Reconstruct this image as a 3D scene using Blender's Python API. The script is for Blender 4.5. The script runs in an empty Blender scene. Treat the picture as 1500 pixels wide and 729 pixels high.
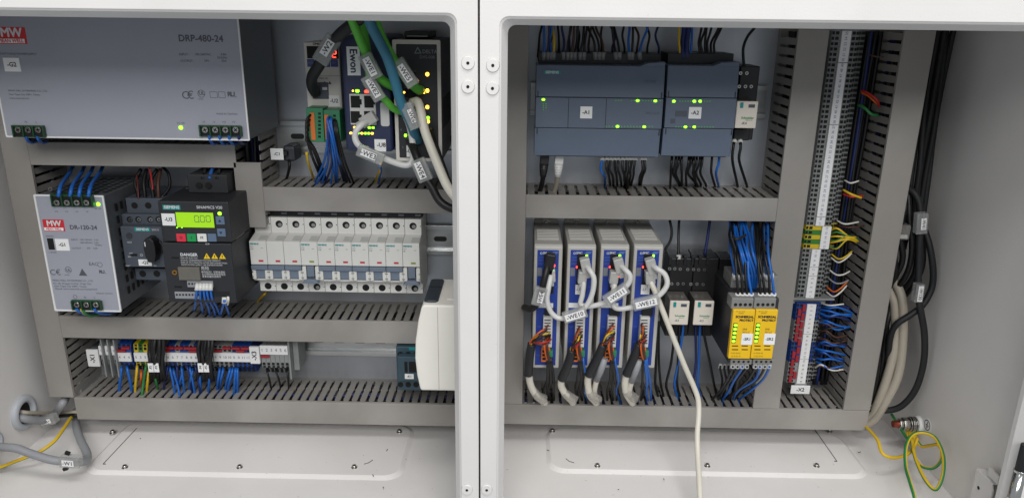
import bpy, bmesh, math, random
from mathutils import Vector, Matrix

random.seed(11)
R = math.radians
MM = 0.001
SC = bpy.context.scene
COL = SC.collection

# ------------------------------------------------------------------ camera
F_PX, PITCH, YAW, ROLL = 1090.0, 17.45, 0.7, 0.7
CAM = Vector((34.0, -826.0, 488.0))          # millimetres; the mounting plates stand at y = 0
CM = Matrix.Rotation(R(YAW), 3, 'Z') @ Matrix.Rotation(R(90 - PITCH), 3, 'X') @ Matrix.Rotation(R(ROLL), 3, 'Z')
cam_data = bpy.data.cameras.new('camera')
cam_data.sensor_width = 36.0
cam_data.lens = F_PX / 1500.0 * 36.0
cam_data.clip_start = 0.01
cam_data.clip_end = 50.0
cam = bpy.data.objects.new('camera', cam_data)
cam.location = CAM * MM
cam.rotation_euler = CM.to_euler()
COL.objects.link(cam)
SC.camera = cam

# ------------------------------------------------------------------ room light (indoors: ceiling luminaires and the pale room)
world = bpy.data.worlds.new('World')
SC.world = world
world.use_nodes = True
world.node_tree.nodes['Background'].inputs[0].default_value = (0.89, 0.95, 1.0, 1)
world.node_tree.nodes['Background'].inputs[1].default_value = 0.37

def lamp(name, loc, target, sx, sy, watts, col):
    l = bpy.data.lights.new(name, 'AREA')
    l.shape = 'RECTANGLE'; l.size = sx; l.size_y = sy; l.energy = watts; l.color = col
    o = bpy.data.objects.new(name, l)
    o.location = loc
    o.rotation_euler = (Vector(target) - Vector(loc)).to_track_quat('-Z', 'Y').to_euler()
    COL.objects.link(o)
    return o
lamp('ceiling_luminaire', (0.25, -2.5, 1.75), (0, 0.0, 0.25), 1.8, 0.9, 46, (1, 0.985, 0.965))
lamp('ceiling_luminaire', (0.25, -0.95, 1.85), (0, 0, 0.3), 1.2, 0.4, 16, (1, 0.985, 0.965))

SC.render.engine = 'CYCLES'
SC.cycles.use_denoising = True
SC.cycles.max_bounces = 8
SC.cycles.diffuse_bounces = 4
SC.cycles.transparent_max_bounces = 16
SC.view_settings.view_transform = 'Standard'
SC.view_settings.look = 'None'
SC.view_settings.exposure = 0.0
SC.view_settings.gamma = 1.0

# ------------------------------------------------------------------ helpers
def P(px, py, d):
    """x and z (mm) of the point seen at photograph pixel px, py, at distance d in front of the plates"""
    v = CM @ Vector(((px - 750) / F_PX, -(py - 364.5) / F_PX, -1.0))
    t = (-d - CAM.y) / v.y
    p = CAM + v * t
    return p.x, p.z

def lin(c):
    c /= 255.0
    return c / 12.92 if c <= 0.04045 else ((c + 0.055) / 1.055) ** 2.4

MATS = {}
def mat(name, rgb, rough=0.5, metal=0.0, var=0.06, scale=40.0, bump=0.0, bscale=900.0, emit=0.0, alpha=1.0, spec=0.5, linear=False, streak=None):
    if name in MATS:
        return MATS[name]
    m = bpy.data.materials.new(name)
    m.use_nodes = True
    nt = m.node_tree
    b = nt.nodes['Principled BSDF']
    col = tuple(rgb) if linear else tuple(lin(c) for c in rgb)
    b.inputs['Base Color'].default_value = (*col, 1)
    b.inputs['Roughness'].default_value = rough
    b.inputs['Metallic'].default_value = metal
    b.inputs['Specular IOR Level'].default_value = spec
    if emit:
        b.inputs['Emission Color'].default_value = (*col, 1)
        b.inputs['Emission Strength'].default_value = emit
        MATS[name] = m
        return m
    if alpha < 1:
        b.inputs['Alpha'].default_value = alpha
    tc = nt.nodes.new('ShaderNodeTexCoord')
    vec = tc.outputs['Object']
    if streak:
        mp = nt.nodes.new('ShaderNodeMapping')
        mp.inputs['Scale'].default_value = streak
        nt.links.new(vec, mp.inputs['Vector']); vec = mp.outputs['Vector']
    if var:
        n = nt.nodes.new('ShaderNodeTexNoise')
        n.inputs['Scale'].default_value = scale
        n.inputs['Detail'].default_value = 6
        n.inputs['Roughness'].default_value = 0.65
        nt.links.new(vec, n.inputs['Vector'])
        r = nt.nodes.new('ShaderNodeValToRGB')
        r.color_ramp.elements[0].position = 0.3
        r.color_ramp.elements[1].position = 0.72
        r.color_ramp.elements[0].color = (*(max(0, c * (1 - var)) for c in col), 1)
        r.color_ramp.elements[1].color = (*(min(1, c * (1 + var)) for c in col), 1)
        nt.links.new(n.outputs['Fac'], r.inputs['Fac'])
        nt.links.new(r.outputs['Color'], b.inputs['Base Color'])
        mr = nt.nodes.new('ShaderNodeMapRange')
        mr.inputs['To Min'].default_value = max(0.02, rough - 0.08)
        mr.inputs['To Max'].default_value = min(1, rough + 0.08)
        nt.links.new(n.outputs['Fac'], mr.inputs['Value'])
        nt.links.new(mr.outputs['Result'], b.inputs['Roughness'])
    if bump:
        n2 = nt.nodes.new('ShaderNodeTexNoise')
        n2.inputs['Scale'].default_value = bscale
        n2.inputs['Detail'].default_value = 3
        nt.links.new(tc.outputs['Object'], n2.inputs['Vector'])
        bp = nt.nodes.new('ShaderNodeBump')
        bp.inputs['Strength'].default_value = bump
        bp.inputs['Distance'].default_value = 0.0004
        nt.links.new(n2.outputs['Fac'], bp.inputs['Height'])
        nt.links.new(bp.outputs['Normal'], b.inputs['Normal'])
    MATS[name] = m
    return m

# powder coat, plastics, metals
def grime(name, base, specks):
    """gives a coat smudges and fine specks of dirt"""
    m = MATS[base].copy(); m.name = name; MATS[name] = m
    nt = m.node_tree; b = nt.nodes['Principled BSDF']
    src = b.inputs['Base Color'].links[0].from_socket
    tc = next(n for n in nt.nodes if n.type == 'TEX_COORD')
    last = src
    for sc, lo, hi, col, det in ((7.0, 0.50, 0.80, (0.62, 0.60, 0.57, 1), 8), (260.0, 0.725, 0.775, (0.22, 0.20, 0.18, 1), 2)):
        n = nt.nodes.new('ShaderNodeTexNoise'); n.inputs['Scale'].default_value = sc; n.inputs['Detail'].default_value = det
        n.inputs['Distortion'].default_value = 0.6
        nt.links.new(tc.outputs['Object'], n.inputs['Vector'])
        r = nt.nodes.new('ShaderNodeMapRange'); r.inputs['From Min'].default_value = lo; r.inputs['From Max'].default_value = hi
        r.inputs['To Max'].default_value = 0.30 if sc < 50 else specks
        nt.links.new(n.outputs['Fac'], r.inputs['Value'])
        mx = nt.nodes.new('ShaderNodeMix'); mx.data_type = 'RGBA'
        mx.inputs['B'].default_value = col
        nt.links.new(r.outputs['Result'], mx.inputs['Factor']); nt.links.new(last, mx.inputs['A'])
        last = mx.outputs['Result']
    nt.links.new(last, b.inputs['Base Color'])
mat('coat', (226, 223, 221), 0.38, var=0.025, scale=9, bump=0.25, bscale=700)
grime('coat_floor', 'coat', 0.55)
grime('coat_wall', 'coat', 0.12)
mat('plate', (184, 188, 194), 0.36, 0.75, var=0.10, scale=14, streak=(1.6, 1, 0.5))
mat('rail', (190, 192, 192), 0.30, 0.85, var=0.15, scale=60, streak=(0.3, 1, 1))
mat('duct', (140, 136, 131), 0.50, var=0.035, scale=14, bump=0.12, bscale=500)
grime('duct_cover', 'duct', 0.10)
mat('black', (24, 24, 26), 0.45, var=0.15)
mat('rubber', (26, 27, 30), 0.60, var=0.15)
mat('hole', (6, 6, 7), 0.8, var=0)
mat('steel', (185, 183, 178), 0.28, 1.0, var=0.1)
mat('chrome', (205, 203, 200), 0.12, 1.0, var=0.05)
mat('copper', (150, 74, 58), 0.35, 0.8)
mat('brass', (190, 140, 60), 0.3, 0.9)
mat('white', (226, 226, 224), 0.5, var=0.03)
mat('label', (232, 232, 232), 0.45, var=0.02)
mat('ink', (28, 28, 32), 0.6, var=0)
mat('ink_grey', (80, 80, 88), 0.6, var=0)
mat('ink_white', (205, 208, 210), 0.6, var=0)
mat('ink_dim', (120, 126, 134), 0.6, var=0)
mat('teal', (0, 140, 140), 0.5, var=0)
mat('red_logo', (196, 40, 50), 0.5, var=0.02)
mat('green_ink', (70, 140, 90), 0.5, var=0)
mat('sleeve', (176, 178, 176), 0.22, alpha=0.45, var=0)
mat('blue_wire', (26, 98, 184), 0.42, var=0.06)
mat('navy_wire', (26, 40, 96), 0.45, var=0.06)
mat('black_wire', (14, 14, 16), 0.48, var=0.1)
mat('brown_wire', (70, 42, 32), 0.45, var=0.1)
mat('yellow', (212, 176, 30), 0.45, var=0.05)
mat('green_wire', (40, 120, 60), 0.45, var=0.05)
mat('maroon', (92, 34, 28), 0.45, var=0.08)
mat('red_wire', (176, 36, 30), 0.45, var=0.05)
mat('orange_wire', (206, 96, 26), 0.45, var=0.05)
mat('white_wire', (214, 212, 204), 0.45, var=0.03)
mat('cream', (216, 211, 198), 0.45, var=0.04)
mat('cream_dull', (172, 164, 150), 0.5, var=0.05)
mat('grey_cable', (140, 142, 146), 0.5, var=0.05)
mat('green_cable', (92, 182, 62), 0.45, var=0.05)
mat('teal_cable', (54, 116, 142), 0.45, var=0.05)
mat('pale_cable', (208, 208, 206), 0.4, var=0.03)
mat('led_green', (120, 255, 30), emit=5.0)
mat('led_dim', (60, 150, 30), emit=0.6)
mat('led_red', (255, 60, 40), emit=5.0)
mat('led_amber', (255, 190, 60), emit=5.0)

class MB:
    """collects pieces of one mesh; x right, d towards the viewer, z up, all in millimetres"""
    def __init__(s):
        s.v = []; s.f = []; s.m = []; s.sm = []
    def add(s, vs, fs, mi=0, smooth=False):
        o = len(s.v)
        s.v += vs
        s.f += [tuple(i + o for i in f) for f in fs]
        s.m += [mi] * len(fs); s.sm += [smooth] * len(fs)
        return s
    def box(s, x0, x1, d0, d1, z0, z1, mi=0):
        vs = [(x, d, z) for z in (z0, z1) for d in (d0, d1) for x in (x0, x1)]
        return s.add(vs, [(0, 1, 3, 2), (4, 6, 7, 5), (0, 4, 5, 1), (2, 3, 7, 6), (0, 2, 6, 4), (1, 5, 7, 3)], mi)
    def prism(s, pts, axis, a, b, mi=0, smooth=False):
        n = len(pts)
        def mk(p, q, t):
            return {'d': (p, t, q), 'x': (t, p, q), 'z': (p, q, t)}[axis]
        vs = [mk(p, q, a) for p, q in pts] + [mk(p, q, b) for p, q in pts]
        s.add(vs, [tuple(range(n)), tuple(range(2 * n - 1, n - 1, -1))], mi)
        o = len(s.v) - 2 * n
        s.f += [(o + i, o + (i + 1) % n, o + n + (i + 1) % n, o + n + i) for i in range(n)]
        s.m += [mi] * n; s.sm += [smooth] * n
        return s
    def cyl(s, x, d, z, r, l, axis='d', n=14, mi=0, r2=None):
        """a disc or rod starting at x, d, z and running +l along axis"""
        r2 = r if r2 is None else r2
        vs = []
        for k, rr in ((0, r), (1, r2)):
            for i in range(n):
                a = 2 * math.pi * i / n
                c, w = rr * math.cos(a), rr * math.sin(a)
                vs.append({'d': (x + c, d + k * l, z + w), 'x': (x + k * l, d + c, z + w), 'z': (x + c, d + w, z + k * l)}[axis])
        s.add(vs, [tuple(range(n)), tuple(range(2 * n - 1, n - 1, -1))], mi)
        o = len(s.v) - 2 * n
        s.f += [(o + i, o + (i + 1) % n, o + n + (i + 1) % n, o + n + i) for i in range(n)]
        s.m += [mi] * n; s.sm += [True] * n
        return s
    def ring(s, outer, inner, d0, d1, mi=0):
        """a plate with a hole; outer and inner are (x, z) loops of the same length"""
        n = len(outer)
        vs = [(x, d0, z) for x, z in outer] + [(x, d0, z) for x, z in inner] + [(x, d1, z) for x, z in outer] + [(x, d1, z) for x, z in inner]
        fs = []
        for i in range(n):
            j = (i + 1) % n
            fs += [(i, j, n + j, n + i), (2 * n + i, 3 * n + i, 3 * n + j, 2 * n + j), (i, 2 * n + i, 2 * n + j, j), (n + i, n + j, 3 * n + j, 3 * n + i)]
        return s.add(vs, fs, mi)
    def tube(s, pts, r, n=8, mi=0, stripe=None, cap=True, r_end=None):
        """a round cable through the points (mm); stripe = material index of one half of its girth"""
        p = [Vector(q) for q in pts]
        m = len(p)
        tang = []
        for i in range(m):
            t = p[min(i + 1, m - 1)] - p[max(i - 1, 0)]
            tang.append(t.normalized() if t.length > 1e-6 else Vector((0, 0, 1)))
        up = Vector((0, 1, 0)) if abs(tang[0].y) < 0.9 else Vector((1, 0, 0))
        nrm = (up - tang[0] * up.dot(tang[0])).normalized()
        vs = []
        for i in range(m):
            nrm = (nrm - tang[i] * nrm.dot(tang[i]))
            nrm = nrm.normalized() if nrm.length > 1e-6 else Vector((1, 0, 0))
            bi = tang[i].cross(nrm)
            rr = r if r_end is None else r + (r_end - r) * i / (m - 1)
            for k in range(n):
                a = 2 * math.pi * k / n
                q = p[i] + (nrm * math.cos(a) + bi * math.sin(a)) * rr
                vs.append((q.x, q.y, q.z))
        o = len(s.v)
        s.v += vs
        for i in range(m - 1):
            for k in range(n):
                j = (k + 1) % n
                s.f.append((o + i * n + k, o + i * n + j, o + (i + 1) * n + j, o + (i + 1) * n + k))
                s.m.append(stripe if (stripe is not None and k < n // 3 + 1) else mi); s.sm.append(True)
        if cap:
            s.f += [tuple(o + k for k in range(n)), tuple(o + (m - 1) * n + k for k in range(n - 1, -1, -1))]
            s.m += [mi, mi]; s.sm += [False, False]
        return s
    def mesh(s, name, mats):
        me = bpy.data.meshes.new(name)
        me.from_pydata([(x * MM, -d * MM, z * MM) for x, d, z in s.v], [], s.f)
        for m in (mats if isinstance(mats, (list, tuple)) else [mats]):
            me.materials.append(MATS[m])
        me.polygons.foreach_set('material_index', s.m)
        me.polygons.foreach_set('use_smooth', s.sm)
        bm = bmesh.new(); bm.from_mesh(me)
        bmesh.ops.recalc_face_normals(bm, faces=bm.faces)
        bm.to_mesh(me); bm.free()
        return me
    def build(s, name, mats, parent=None, bevel=0.0, seg=2):
        return link(name, s.mesh(name, mats), parent, bevel, seg)

def link(name, me, parent=None, bevel=0.0, seg=2):
    o = bpy.data.objects.new(name, me)
    COL.objects.link(o)
    if parent is not None:
        o.parent = parent
    if bevel:
        md = o.modifiers.new('bevel', 'BEVEL')
        md.width = bevel * MM; md.segments = seg; md.limit_method = 'ANGLE'; md.angle_limit = R(40)
        md.harden_normals = False
    return o

def tag(o, label, cat, group=None):
    o['label'] = label; o['category'] = cat
    if group:
        o['group'] = group
    return o

def thing(name, label, cat, x, d, z, group=None):
    o = bpy.data.objects.new(name, None)
    o.empty_display_size = 0.01
    o.location = (x * MM, -d * MM, z * MM)
    COL.objects.link(o)
    return tag(o, label, cat, group)

def copy_tree(o, parent=None):
    c = o.copy()
    COL.objects.link(c)
    c.parent = parent
    for ch in list(o.children):
        copy_tree(ch, c)
    return c

def text_mesh(lines, d, mats, rot=None):
    """lines: (string, x, z, size mm[, align[, angle deg[, material index[, weight]]]]) merged in one flat mesh facing the viewer"""
    vs, fs, ms = [], [], []
    for ln in lines:
        st, x, z, size = ln[:4]
        al = ln[4] if len(ln) > 4 else 'LEFT'
        ang = R(ln[5]) if len(ln) > 5 else 0.0
        mi = ln[6] if len(ln) > 6 else 0
        wt = ln[7] if len(ln) > 7 else 0.0
        cu = bpy.data.curves.new('t', 'FONT')
        cu.body = st; cu.size = 1.0; cu.align_x = al; cu.align_y = 'CENTER'
        cu.resolution_u = 3
        ob = bpy.data.objects.new('t', cu)
        COL.objects.link(ob)
        me = ob.to_mesh()
        ca, sa = math.cos(ang), math.sin(ang)
        wt = wt * 1.3
        for k, (ux, uz) in enumerate(((-wt, 0), (wt, 0), (0, wt), (0, -wt)) if wt else ((0, 0),)):   # heavier strokes: shifted layers
            o = len(vs)
            for v in me.vertices:
                a, b = (v.co.x + ux) * size, (v.co.y + uz) * size
                vs.append((x + a * ca - b * sa, d + 0.012 * k, z + a * sa + b * ca))
            for p in me.polygons:
                fs.append(tuple(o + i for i in p.vertices)); ms.append(mi)
        ob.to_mesh_clear()
        bpy.data.objects.remove(ob); bpy.data.curves.remove(cu)
    return vs, fs, ms

def letter(parent, lines, d, mats='ink', name='lettering'):
    vs, fs, ms = text_mesh(lines, d, mats)
    me = bpy.data.meshes.new(name)
    me.from_pydata([(x * MM, -q * MM, z * MM) for x, q, z in vs], [], fs)
    for m in (mats if isinstance(mats, (list, tuple)) else [mats]):
        me.materials.append(MATS[m])
    me.polygons.foreach_set('material_index', ms)
    o = link(name, me, parent)
    if len(lines) > 1:
        o['kind'] = 'stuff'
    return o

def smooth_path(pts, sub=6):
    """Catmull-Rom through the points"""
    p = [Vector(q) for q in pts]
    if len(p) < 3:
        return [tuple(q) for q in p]
    out = []
    ext = [p[0] * 2 - p[1]] + p + [p[-1] * 2 - p[-2]]
    for i in range(1, len(ext) - 2):
        a, b, c, e = ext[i - 1], ext[i], ext[i + 1], ext[i + 2]
        for k in range(sub):
            t = k / sub
            out.append(tuple(0.5 * ((2 * b) + (c - a) * t + (2 * a - 5 * b + 4 * c - e) * t * t + (3 * b - a - 3 * c + e) * t ** 3)))
    out.append(tuple(p[-1]))
    return out

def world_pts(pp):
    out = []
    for px, py, d in pp:
        x, z = P(px, py, d)
        out.append((x, d, z))
    return out

def local(pts):
    o = Vector(pts[0])
    return o, [tuple(Vector(q) - o) for q in pts]

def cable(name, pp, r, mats, label, cat, group=None, n=10, sub=7, stripe=None, parent=None):
    """a cable laid through seen points (photograph pixel x, y and distance d from the plate)"""
    w = world_pts(pp)
    o, lp = local(smooth_path(w, sub))
    ob = MB().tube(lp, r, n, 0, stripe).build(name, mats, parent)
    ob.location = (o.x * MM, -o.y * MM, o.z * MM)
    if label:
        tag(ob, label, cat, group)
    return ob

def marker(cab, px, py, d, length, width, ang, text, tsize=None, lab=(0.55, 0.55), off=(0, 0), flip=0, th=2.6):
    """clear sleeve with a printed white slip on a cable; angle of its long side in degrees, counter-clockwise"""
    x, z = P(px, py, d)
    x -= cab.location.x / MM; z -= cab.location.z / MM; dd = d + cab.location.y / MM
    h, w = length / 2, width / 2
    m = MB().box(-h, h, -th, th, -w, w)
    m.v = [(a, b, c) for a, b, c in m.v]
    s = m.build('marker_sleeve', 'sleeve', cab, 1.0)
    s.location = (x * MM, -dd * MM, z * MM)
    s.rotation_euler = (0, -R(ang), 0)
    lw, lh = length * lab[0] / 2, width * lab[1] / 2
    sl = MB().box(off[0] - lw, off[0] + lw, th + 0.1, th + 0.5, off[1] - lh, off[1] + lh).build('marker_slip', 'label', s)
    if text:
        letter(sl, [(text, off[0], off[1], tsize or lh * 1.7, 'CENTER', flip, 0, 0.012)], th + 0.62, 'ink')
    return s
# ------------------------------------------------------------------ the two enclosures
FLOOR, TOPZ, FRONT = 5.0, 540.0, 240.0

def PF(px, py, z):
    """x and d of the point seen at a photograph pixel on the level z"""
    v = CM @ Vector(((px - 750) / F_PX, -(py - 364.5) / F_PX, -1.0))
    p = CAM + v * ((z - CAM.z) / v.z)
    return p.x, -p.y

def loop(x0, x1, z0, z1, r, n=5):
    out = []
    for cx, cz, a0 in ((x1 - r, z1 - r, 0), (x0 + r, z1 - r, 90), (x0 + r, z0 + r, 180), (x1 - r, z0 + r, 270)):
        for k in range(n):
            a = R(a0 + 90 * k / (n - 1))
            out.append((cx + r * math.cos(a), cz + r * math.sin(a)))
    return out

def enclosure(label, x0, x1, ox0, ox1, oz1, rivets, bottom_rivet, side, screws, slit, plate, scuffs):
    e = thing('enclosure', label, 'enclosure', x0, 0, 0)
    L = lambda x: x - x0
    w = x1 - x0
    back = -24
    m = MB()
    m.box(0, w, back - 2, back, -2, TOPZ)                       # back
    m.build('back_wall', 'coat', e)
    MB().box(0, 2, back, FRONT, -2, TOPZ).build('side_wall', 'coat_wall', e)
    MB().box(w - 2, w, back, FRONT, -2, TOPZ).build('side_wall', 'coat_wall', e)
    MB().box(2, w - 2, back, FRONT, TOPZ - 2, TOPZ).build('top_wall', 'coat', e)
    fl = MB().box(2, w - 2, back, FRONT, FLOOR - 3, FLOOR).build('floor_panel', 'coat_floor', e)
    # front flange with rolled inner lip
    oz0 = FLOOR + 22
    o = loop(0, w, -2, TOPZ, 3)
    i1 = loop(L(ox0) - 6, L(ox1) + 6, oz0 - 6, oz1 + 6, 7)
    i2 = loop(L(ox0), L(ox1), oz0, oz1, 6)
    MB().ring(o, i1, FRONT, FRONT + 2).build('front_flange', 'coat_wall', e, 0.6, 2)
    m = MB()
    n = len(i1)
    i1b = loop(L(ox0) - 4.6, L(ox1) + 4.6, oz0 - 4.6, oz1 + 4.6, 6.6)
    secs = [(i1, FRONT + 2.0), (i1b, FRONT + 0.8), (i2, FRONT - 9), (i2, FRONT - 14), (loop(L(ox0) - 1.5, L(ox1) + 1.5, oz0 - 1.5, oz1 + 1.5, 6), FRONT - 14)]
    vs = [(x, d, z) for lp, d in secs for x, z in lp]
    fs = [(k * n + i, k * n + (i + 1) % n, (k + 1) * n + (i + 1) % n, (k + 1) * n + i) for k in range(len(secs) - 1) for i in range(n)]
    m.add(vs, fs)
    m.build('flange_lip', 'coat', e)
    for px, py in rivets + [bottom_rivet]:
        x, z = P(px, py, FRONT + 2)
        c = MB().cyl(L(x), FRONT + 2, z, 5.3, 1.3, n=24, r2=4.7).build('hole_plug', 'coat', e)
        MB().cyl(L(x), FRONT + 3.3, z, 1.25, 0.25, n=12).build('plug_hole', 'hole', c)
    # galvanised mounting plate
    MB().box(*plate, -2, 0, 26, TOPZ - 26).build('mounting_plate', 'plate', e)
    # pressed gland field in the floor, its screws and the slit of its cover
    zf = FLOOR
    fx0, fx1, fd0, fd1 = side
    lp_o = loop(L(fx0), L(fx1), fd0, fd1, 20, 7)
    lp_i = loop(L(fx0) + 5, L(fx1) - 5, fd0 + 5, fd1 - 5, 17, 7)
    n = len(lp_o)
    m = MB()
    vs = [(x, d, zf + 0.02) for x, d in lp_o] + [(x, d, zf + 3.0) for x, d in lp_i]
    fs = [(i, (i + 1) % n, n + (i + 1) % n, n + i) for i in range(n)] + [tuple(n + i for i in range(n))]
    m.add(vs, fs)
    g = m.build('pressed_field', 'coat_floor', e, 1.2, 3)
    for px, py in screws:
        x, d = PF(px, py, zf + 3)
        m = MB().cyl(L(x), d, zf + 2.5, 3.4, 0.9, 'z', 14).cyl(L(x), d, zf + 3.3, 2.6, 2.6, 'z', 12, r2=2.2)
        sw = m.build('screw', 'steel', g)
        MB().cyl(L(x), d, zf + 5.85, 1.2, 0.12, 'z', 6).build('socket', 'hole', sw)
    x0s, d0s = PF(*slit[0], zf + 3); x1s, d1s = PF(*slit[1], zf + 3)
    m = MB()
    m.box(L(x1s) - 0.45, L(x1s) + 0.45, d0s, d1s, zf + 2.6, zf + 3.12)
    sg = 1 if slit[2] > 0 else -1
    m.box(min(L(x1s), L(x1s) + sg * 3), max(L(x1s), L(x1s) + sg * 3), d1s - 0.8, d1s + 0.6, zf + 2.6, zf + 3.1)
    m.build('cover_slit', 'hole', g)
    for pts in scuffs:                                 # pencil-thin scratches and specks on the floor
        q = [PF(px, py, zf + 3.2) for px, py in pts]
        MB().tube([(L(x), d, zf + 3.1) for x, d in q], 0.42, 5).build('scratch', 'ink', g)
    return e, L

eL, LL = enclosure('left open white steel enclosure with power supplies and breakers inside', -532, -1.0,
                   P(664, 400, FRONT - 9)[0] - 480, P(664, 400, FRONT - 9)[0], P(330, 28, FRONT - 9)[1],
                   [(685.5, 92.5), (685.5, 127)], (684, 716), (PF(120, 690, 5)[0], PF(600, 660, 5)[0], 20, PF(350, 699, 5)[1]),
                   [(165, 633), (183, 684), (351, 684), (519, 684), (585, 632)], ((188, 626), (151, 679), 1), (20, 508),
                   [[(533, 679), (540, 677), (546, 673)], [(566, 660), (568, 657)], [(546, 694), (547, 697)], [(561, 712), (562, 714)], [(205, 641), (206, 642)]])
eR, LR = enclosure('right open white steel enclosure with controller and terminal strips inside', 0.6, 499,
                   P(740.5, 400, FRONT - 9)[0], 480, P(1080, 41, FRONT - 9)[1],
                   [(722, 96), (721.5, 129.5)], (713, 716), (PF(800, 660, 5)[0], PF(1270, 690, 5)[0], 20, PF(1040, 697, 5)[1]),
                   [(809, 631), (875, 682), (1036, 682), (1196, 682), (1215, 631)], ((1194, 628), (1226, 675), -1), (22, 446),
                   [[(829, 671), (834, 675), (841, 677)], [(801, 658), (804, 659)], [(1257, 662), (1261, 661)], [(972, 700), (973, 702)], [(905, 716), (907, 716)]])
# ------------------------------------------------------------------ slotted cable ducts
DD = 62.0                                              # depth of a closed duct
def finger_mesh(L=52.0, hw=3.0):
    y0 = 5.0
    half = [(hw + 0.9, y0), (hw + 0.9, y0 + 4), (hw, y0 + 5.5), (hw, y0 + 20), (hw + 0.8, y0 + 22), (hw + 0.8, y0 + 24.5), (hw, y0 + 26.5), (hw, L + 1.0), (hw - 0.8, L + 4.5)]
    pts = [(x, y) for x, y in half] + [(-x, y) for x, y in reversed(half)]
    return MB().prism(pts, 'z', -0.6, 0.6)
FING = {}
def finger(hw):
    k = round(hw, 2)
    if k not in FING:
        FING[k] = finger_mesh(hw=hw).mesh('finger', 'duct')
    return FING[k]

def duct(label, x0, x1, z0, z1, horizontal, sides, pitch=10.0, cover=None, fing=None, phase=0.0):
    """a slotted duct; sides: which walls show ('top','right','left'); cover: extent of the cover along the run"""
    t = thing('cable_duct', label, 'cable duct', x0, 0, z0)
    w, h = x1 - x0, z1 - z0
    base = MB().box(0, w, 0.3, 2.0, 0, h)
    base.build('base', 'duct', t)
    hw = pitch * 0.335
    c0, c1 = cover if cover else (0, w if horizontal else h)
    m = MB()
    if horizontal:
        m.box(c0, c1, DD - 2, DD, -0.7, h + 0.7)
        m.box(c0, c1, DD - 7, DD - 2, -0.7, 0.7)
        m.box(c0, c1, DD - 4.2, DD - 2, h - 0.7, h + 0.7)
    else:
        m.box(-0.7, w + 0.7, DD - 2, DD, c0, c1)
        m.box(-0.7, 0.7, DD - 4.2, DD - 2, c0, c1)
        m.box(w - 0.7, w + 0.7, DD - 4.2, DD - 2, c0, c1)
    m.build('cover', 'duct_cover', t, 0.5, 2)
    run = w if horizontal else h
    f0, f1 = fing if fing else (0, run)
    n = int((f1 - f0) / pitch)
    for s in ('top', 'bottom') if horizontal else ('left', 'right'):
        lip = MB()
        if s in ('top', 'bottom'):
            z = h - 0.6 if s == 'top' else 0.6
            lip.box(0, w, 2, 6, z - 0.6, z + 0.6)
        else:
            x = w - 0.6 if s == 'right' else 0.6
            lip.box(x - 0.6, x + 0.6, 2, 6, 0, h)
        shown = s in sides
        joined = MB()
        for i in range(n):
            u = f0 + (i + 0.5) * pitch + phase
            if shown:
                o = link('finger', finger(hw), t)
                u += random.uniform(-0.25, 0.25)
                if horizontal:
                    o.location = (u * MM, 0, (h - 0.6 if s == 'top' else 0.6) * MM)
                else:
                    o.location = ((w - 0.6 if s == 'right' else 0.6) * MM, 0, u * MM)
                    o.rotation_euler = (0, R(90), 0)
            else:
                if horizontal:
                    z = 0.6 if s == 'bottom' else h - 0.6
                    joined.box(u - hw, u + hw, 6, DD - 3, z - 0.5, z + 0.5)
                else:
                    x = 0.6 if s == 'left' else w - 0.6
                    joined.box(x - 0.5, x + 0.5, 6, DD - 3, u - hw, u + hw)
        lip.v += [] 
        lip.build('side_lip', 'duct', t)
        if not shown and n:
            joined.build('slotted_wall', 'duct', t)
    # dark wires packed inside
    f = MB()
    rn = random.Random(int(abs(x0 * 7 + z0 * 3)))
    for k in range(7):
        a, b = (w, h) if horizontal else (h, w)
        c0_, d0_ = rn.uniform(4.5, b - 4.5), rn.uniform(8, 44)
        pts = []
        m_ = max(4, int(a / 45))
        for q in range(m_ + 1):
            u = 3 + (a - 6) * q / m_
            c_, d_ = c0_ + rn.uniform(-1.5, 1.5), d0_ + rn.uniform(-4, 4)
            pts.append((u, d_, c_) if horizontal else (c_, d_, u))
        f.tube(smooth_path(pts, 3), rn.uniform(1.6, 3.0), 6, mi=0 if k % 4 else 1)
    fo = f.build('wire_fill', ['black_wire', 'navy_wire'])
    fo.location = (x0 * MM, 0, z0 * MM)
    tag(fo, 'dark wires packed inside the ' + label.replace('grey slotted ', '').split(',')[0], 'wires')
    fo['kind'] = 'stuff'
    return t

def zz(px, py): return P(px, py, DD)[1]
def xx(px, py): return P(px, py, DD)[0]
LVx = xx(77, 420) 
ZD0, ZD1 = zz(385, 618), zz(385, 588)
ZC0, ZC1 = zz(350, 498), zz(350, 468)
ZA0, ZA1 = zz(200, 243), zz(200, 211)
ZB0, ZB1 = zz(525, 310), zz(525, 277)
ZE0, ZE1 = zz(960, 321), zz(960, 289)
ZH0, ZH1 = zz(1000, 624.5), zz(1000, 597)
duct('grey slotted duct standing at the far left beside the small power supply', LVx - 26.5, LVx, ZD1 + 1, 478, False, ('right',))
duct('grey slotted duct lying under the large grey power supply', LVx + 0.8, xx(345, 230), ZA0, ZA1, True, ('top',))
SVx0, SVx1 = xx(347.5, 290), xx(385, 290)
duct('short upright grey duct between the inverter and the breakers, its upper cover missing', SVx0, SVx1, zz(366, 333), 478, False, ('right', 'left'), cover=(0, zz(366, 238) - zz(366, 333)))
duct('grey slotted duct lying above the row of breakers', SVx1 + 0.8, -12, ZB0, ZB1, True, ('top',))
duct('grey slotted duct lying below the row of breakers', LVx + 0.8, -12, ZC0, ZC1, True, ('top',), pitch=10.1)
duct('lowest grey slotted duct of the left enclosure', LVx + 0.8, -12, ZD0, ZD1, True, ('top',), pitch=10.0)
RVx = xx(769, 310)
Fx0, Fx1 = xx(1137, 325), xx(1177, 325)
Gx0, Gx1 = xx(1281, 325), xx(1322, 325)
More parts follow.
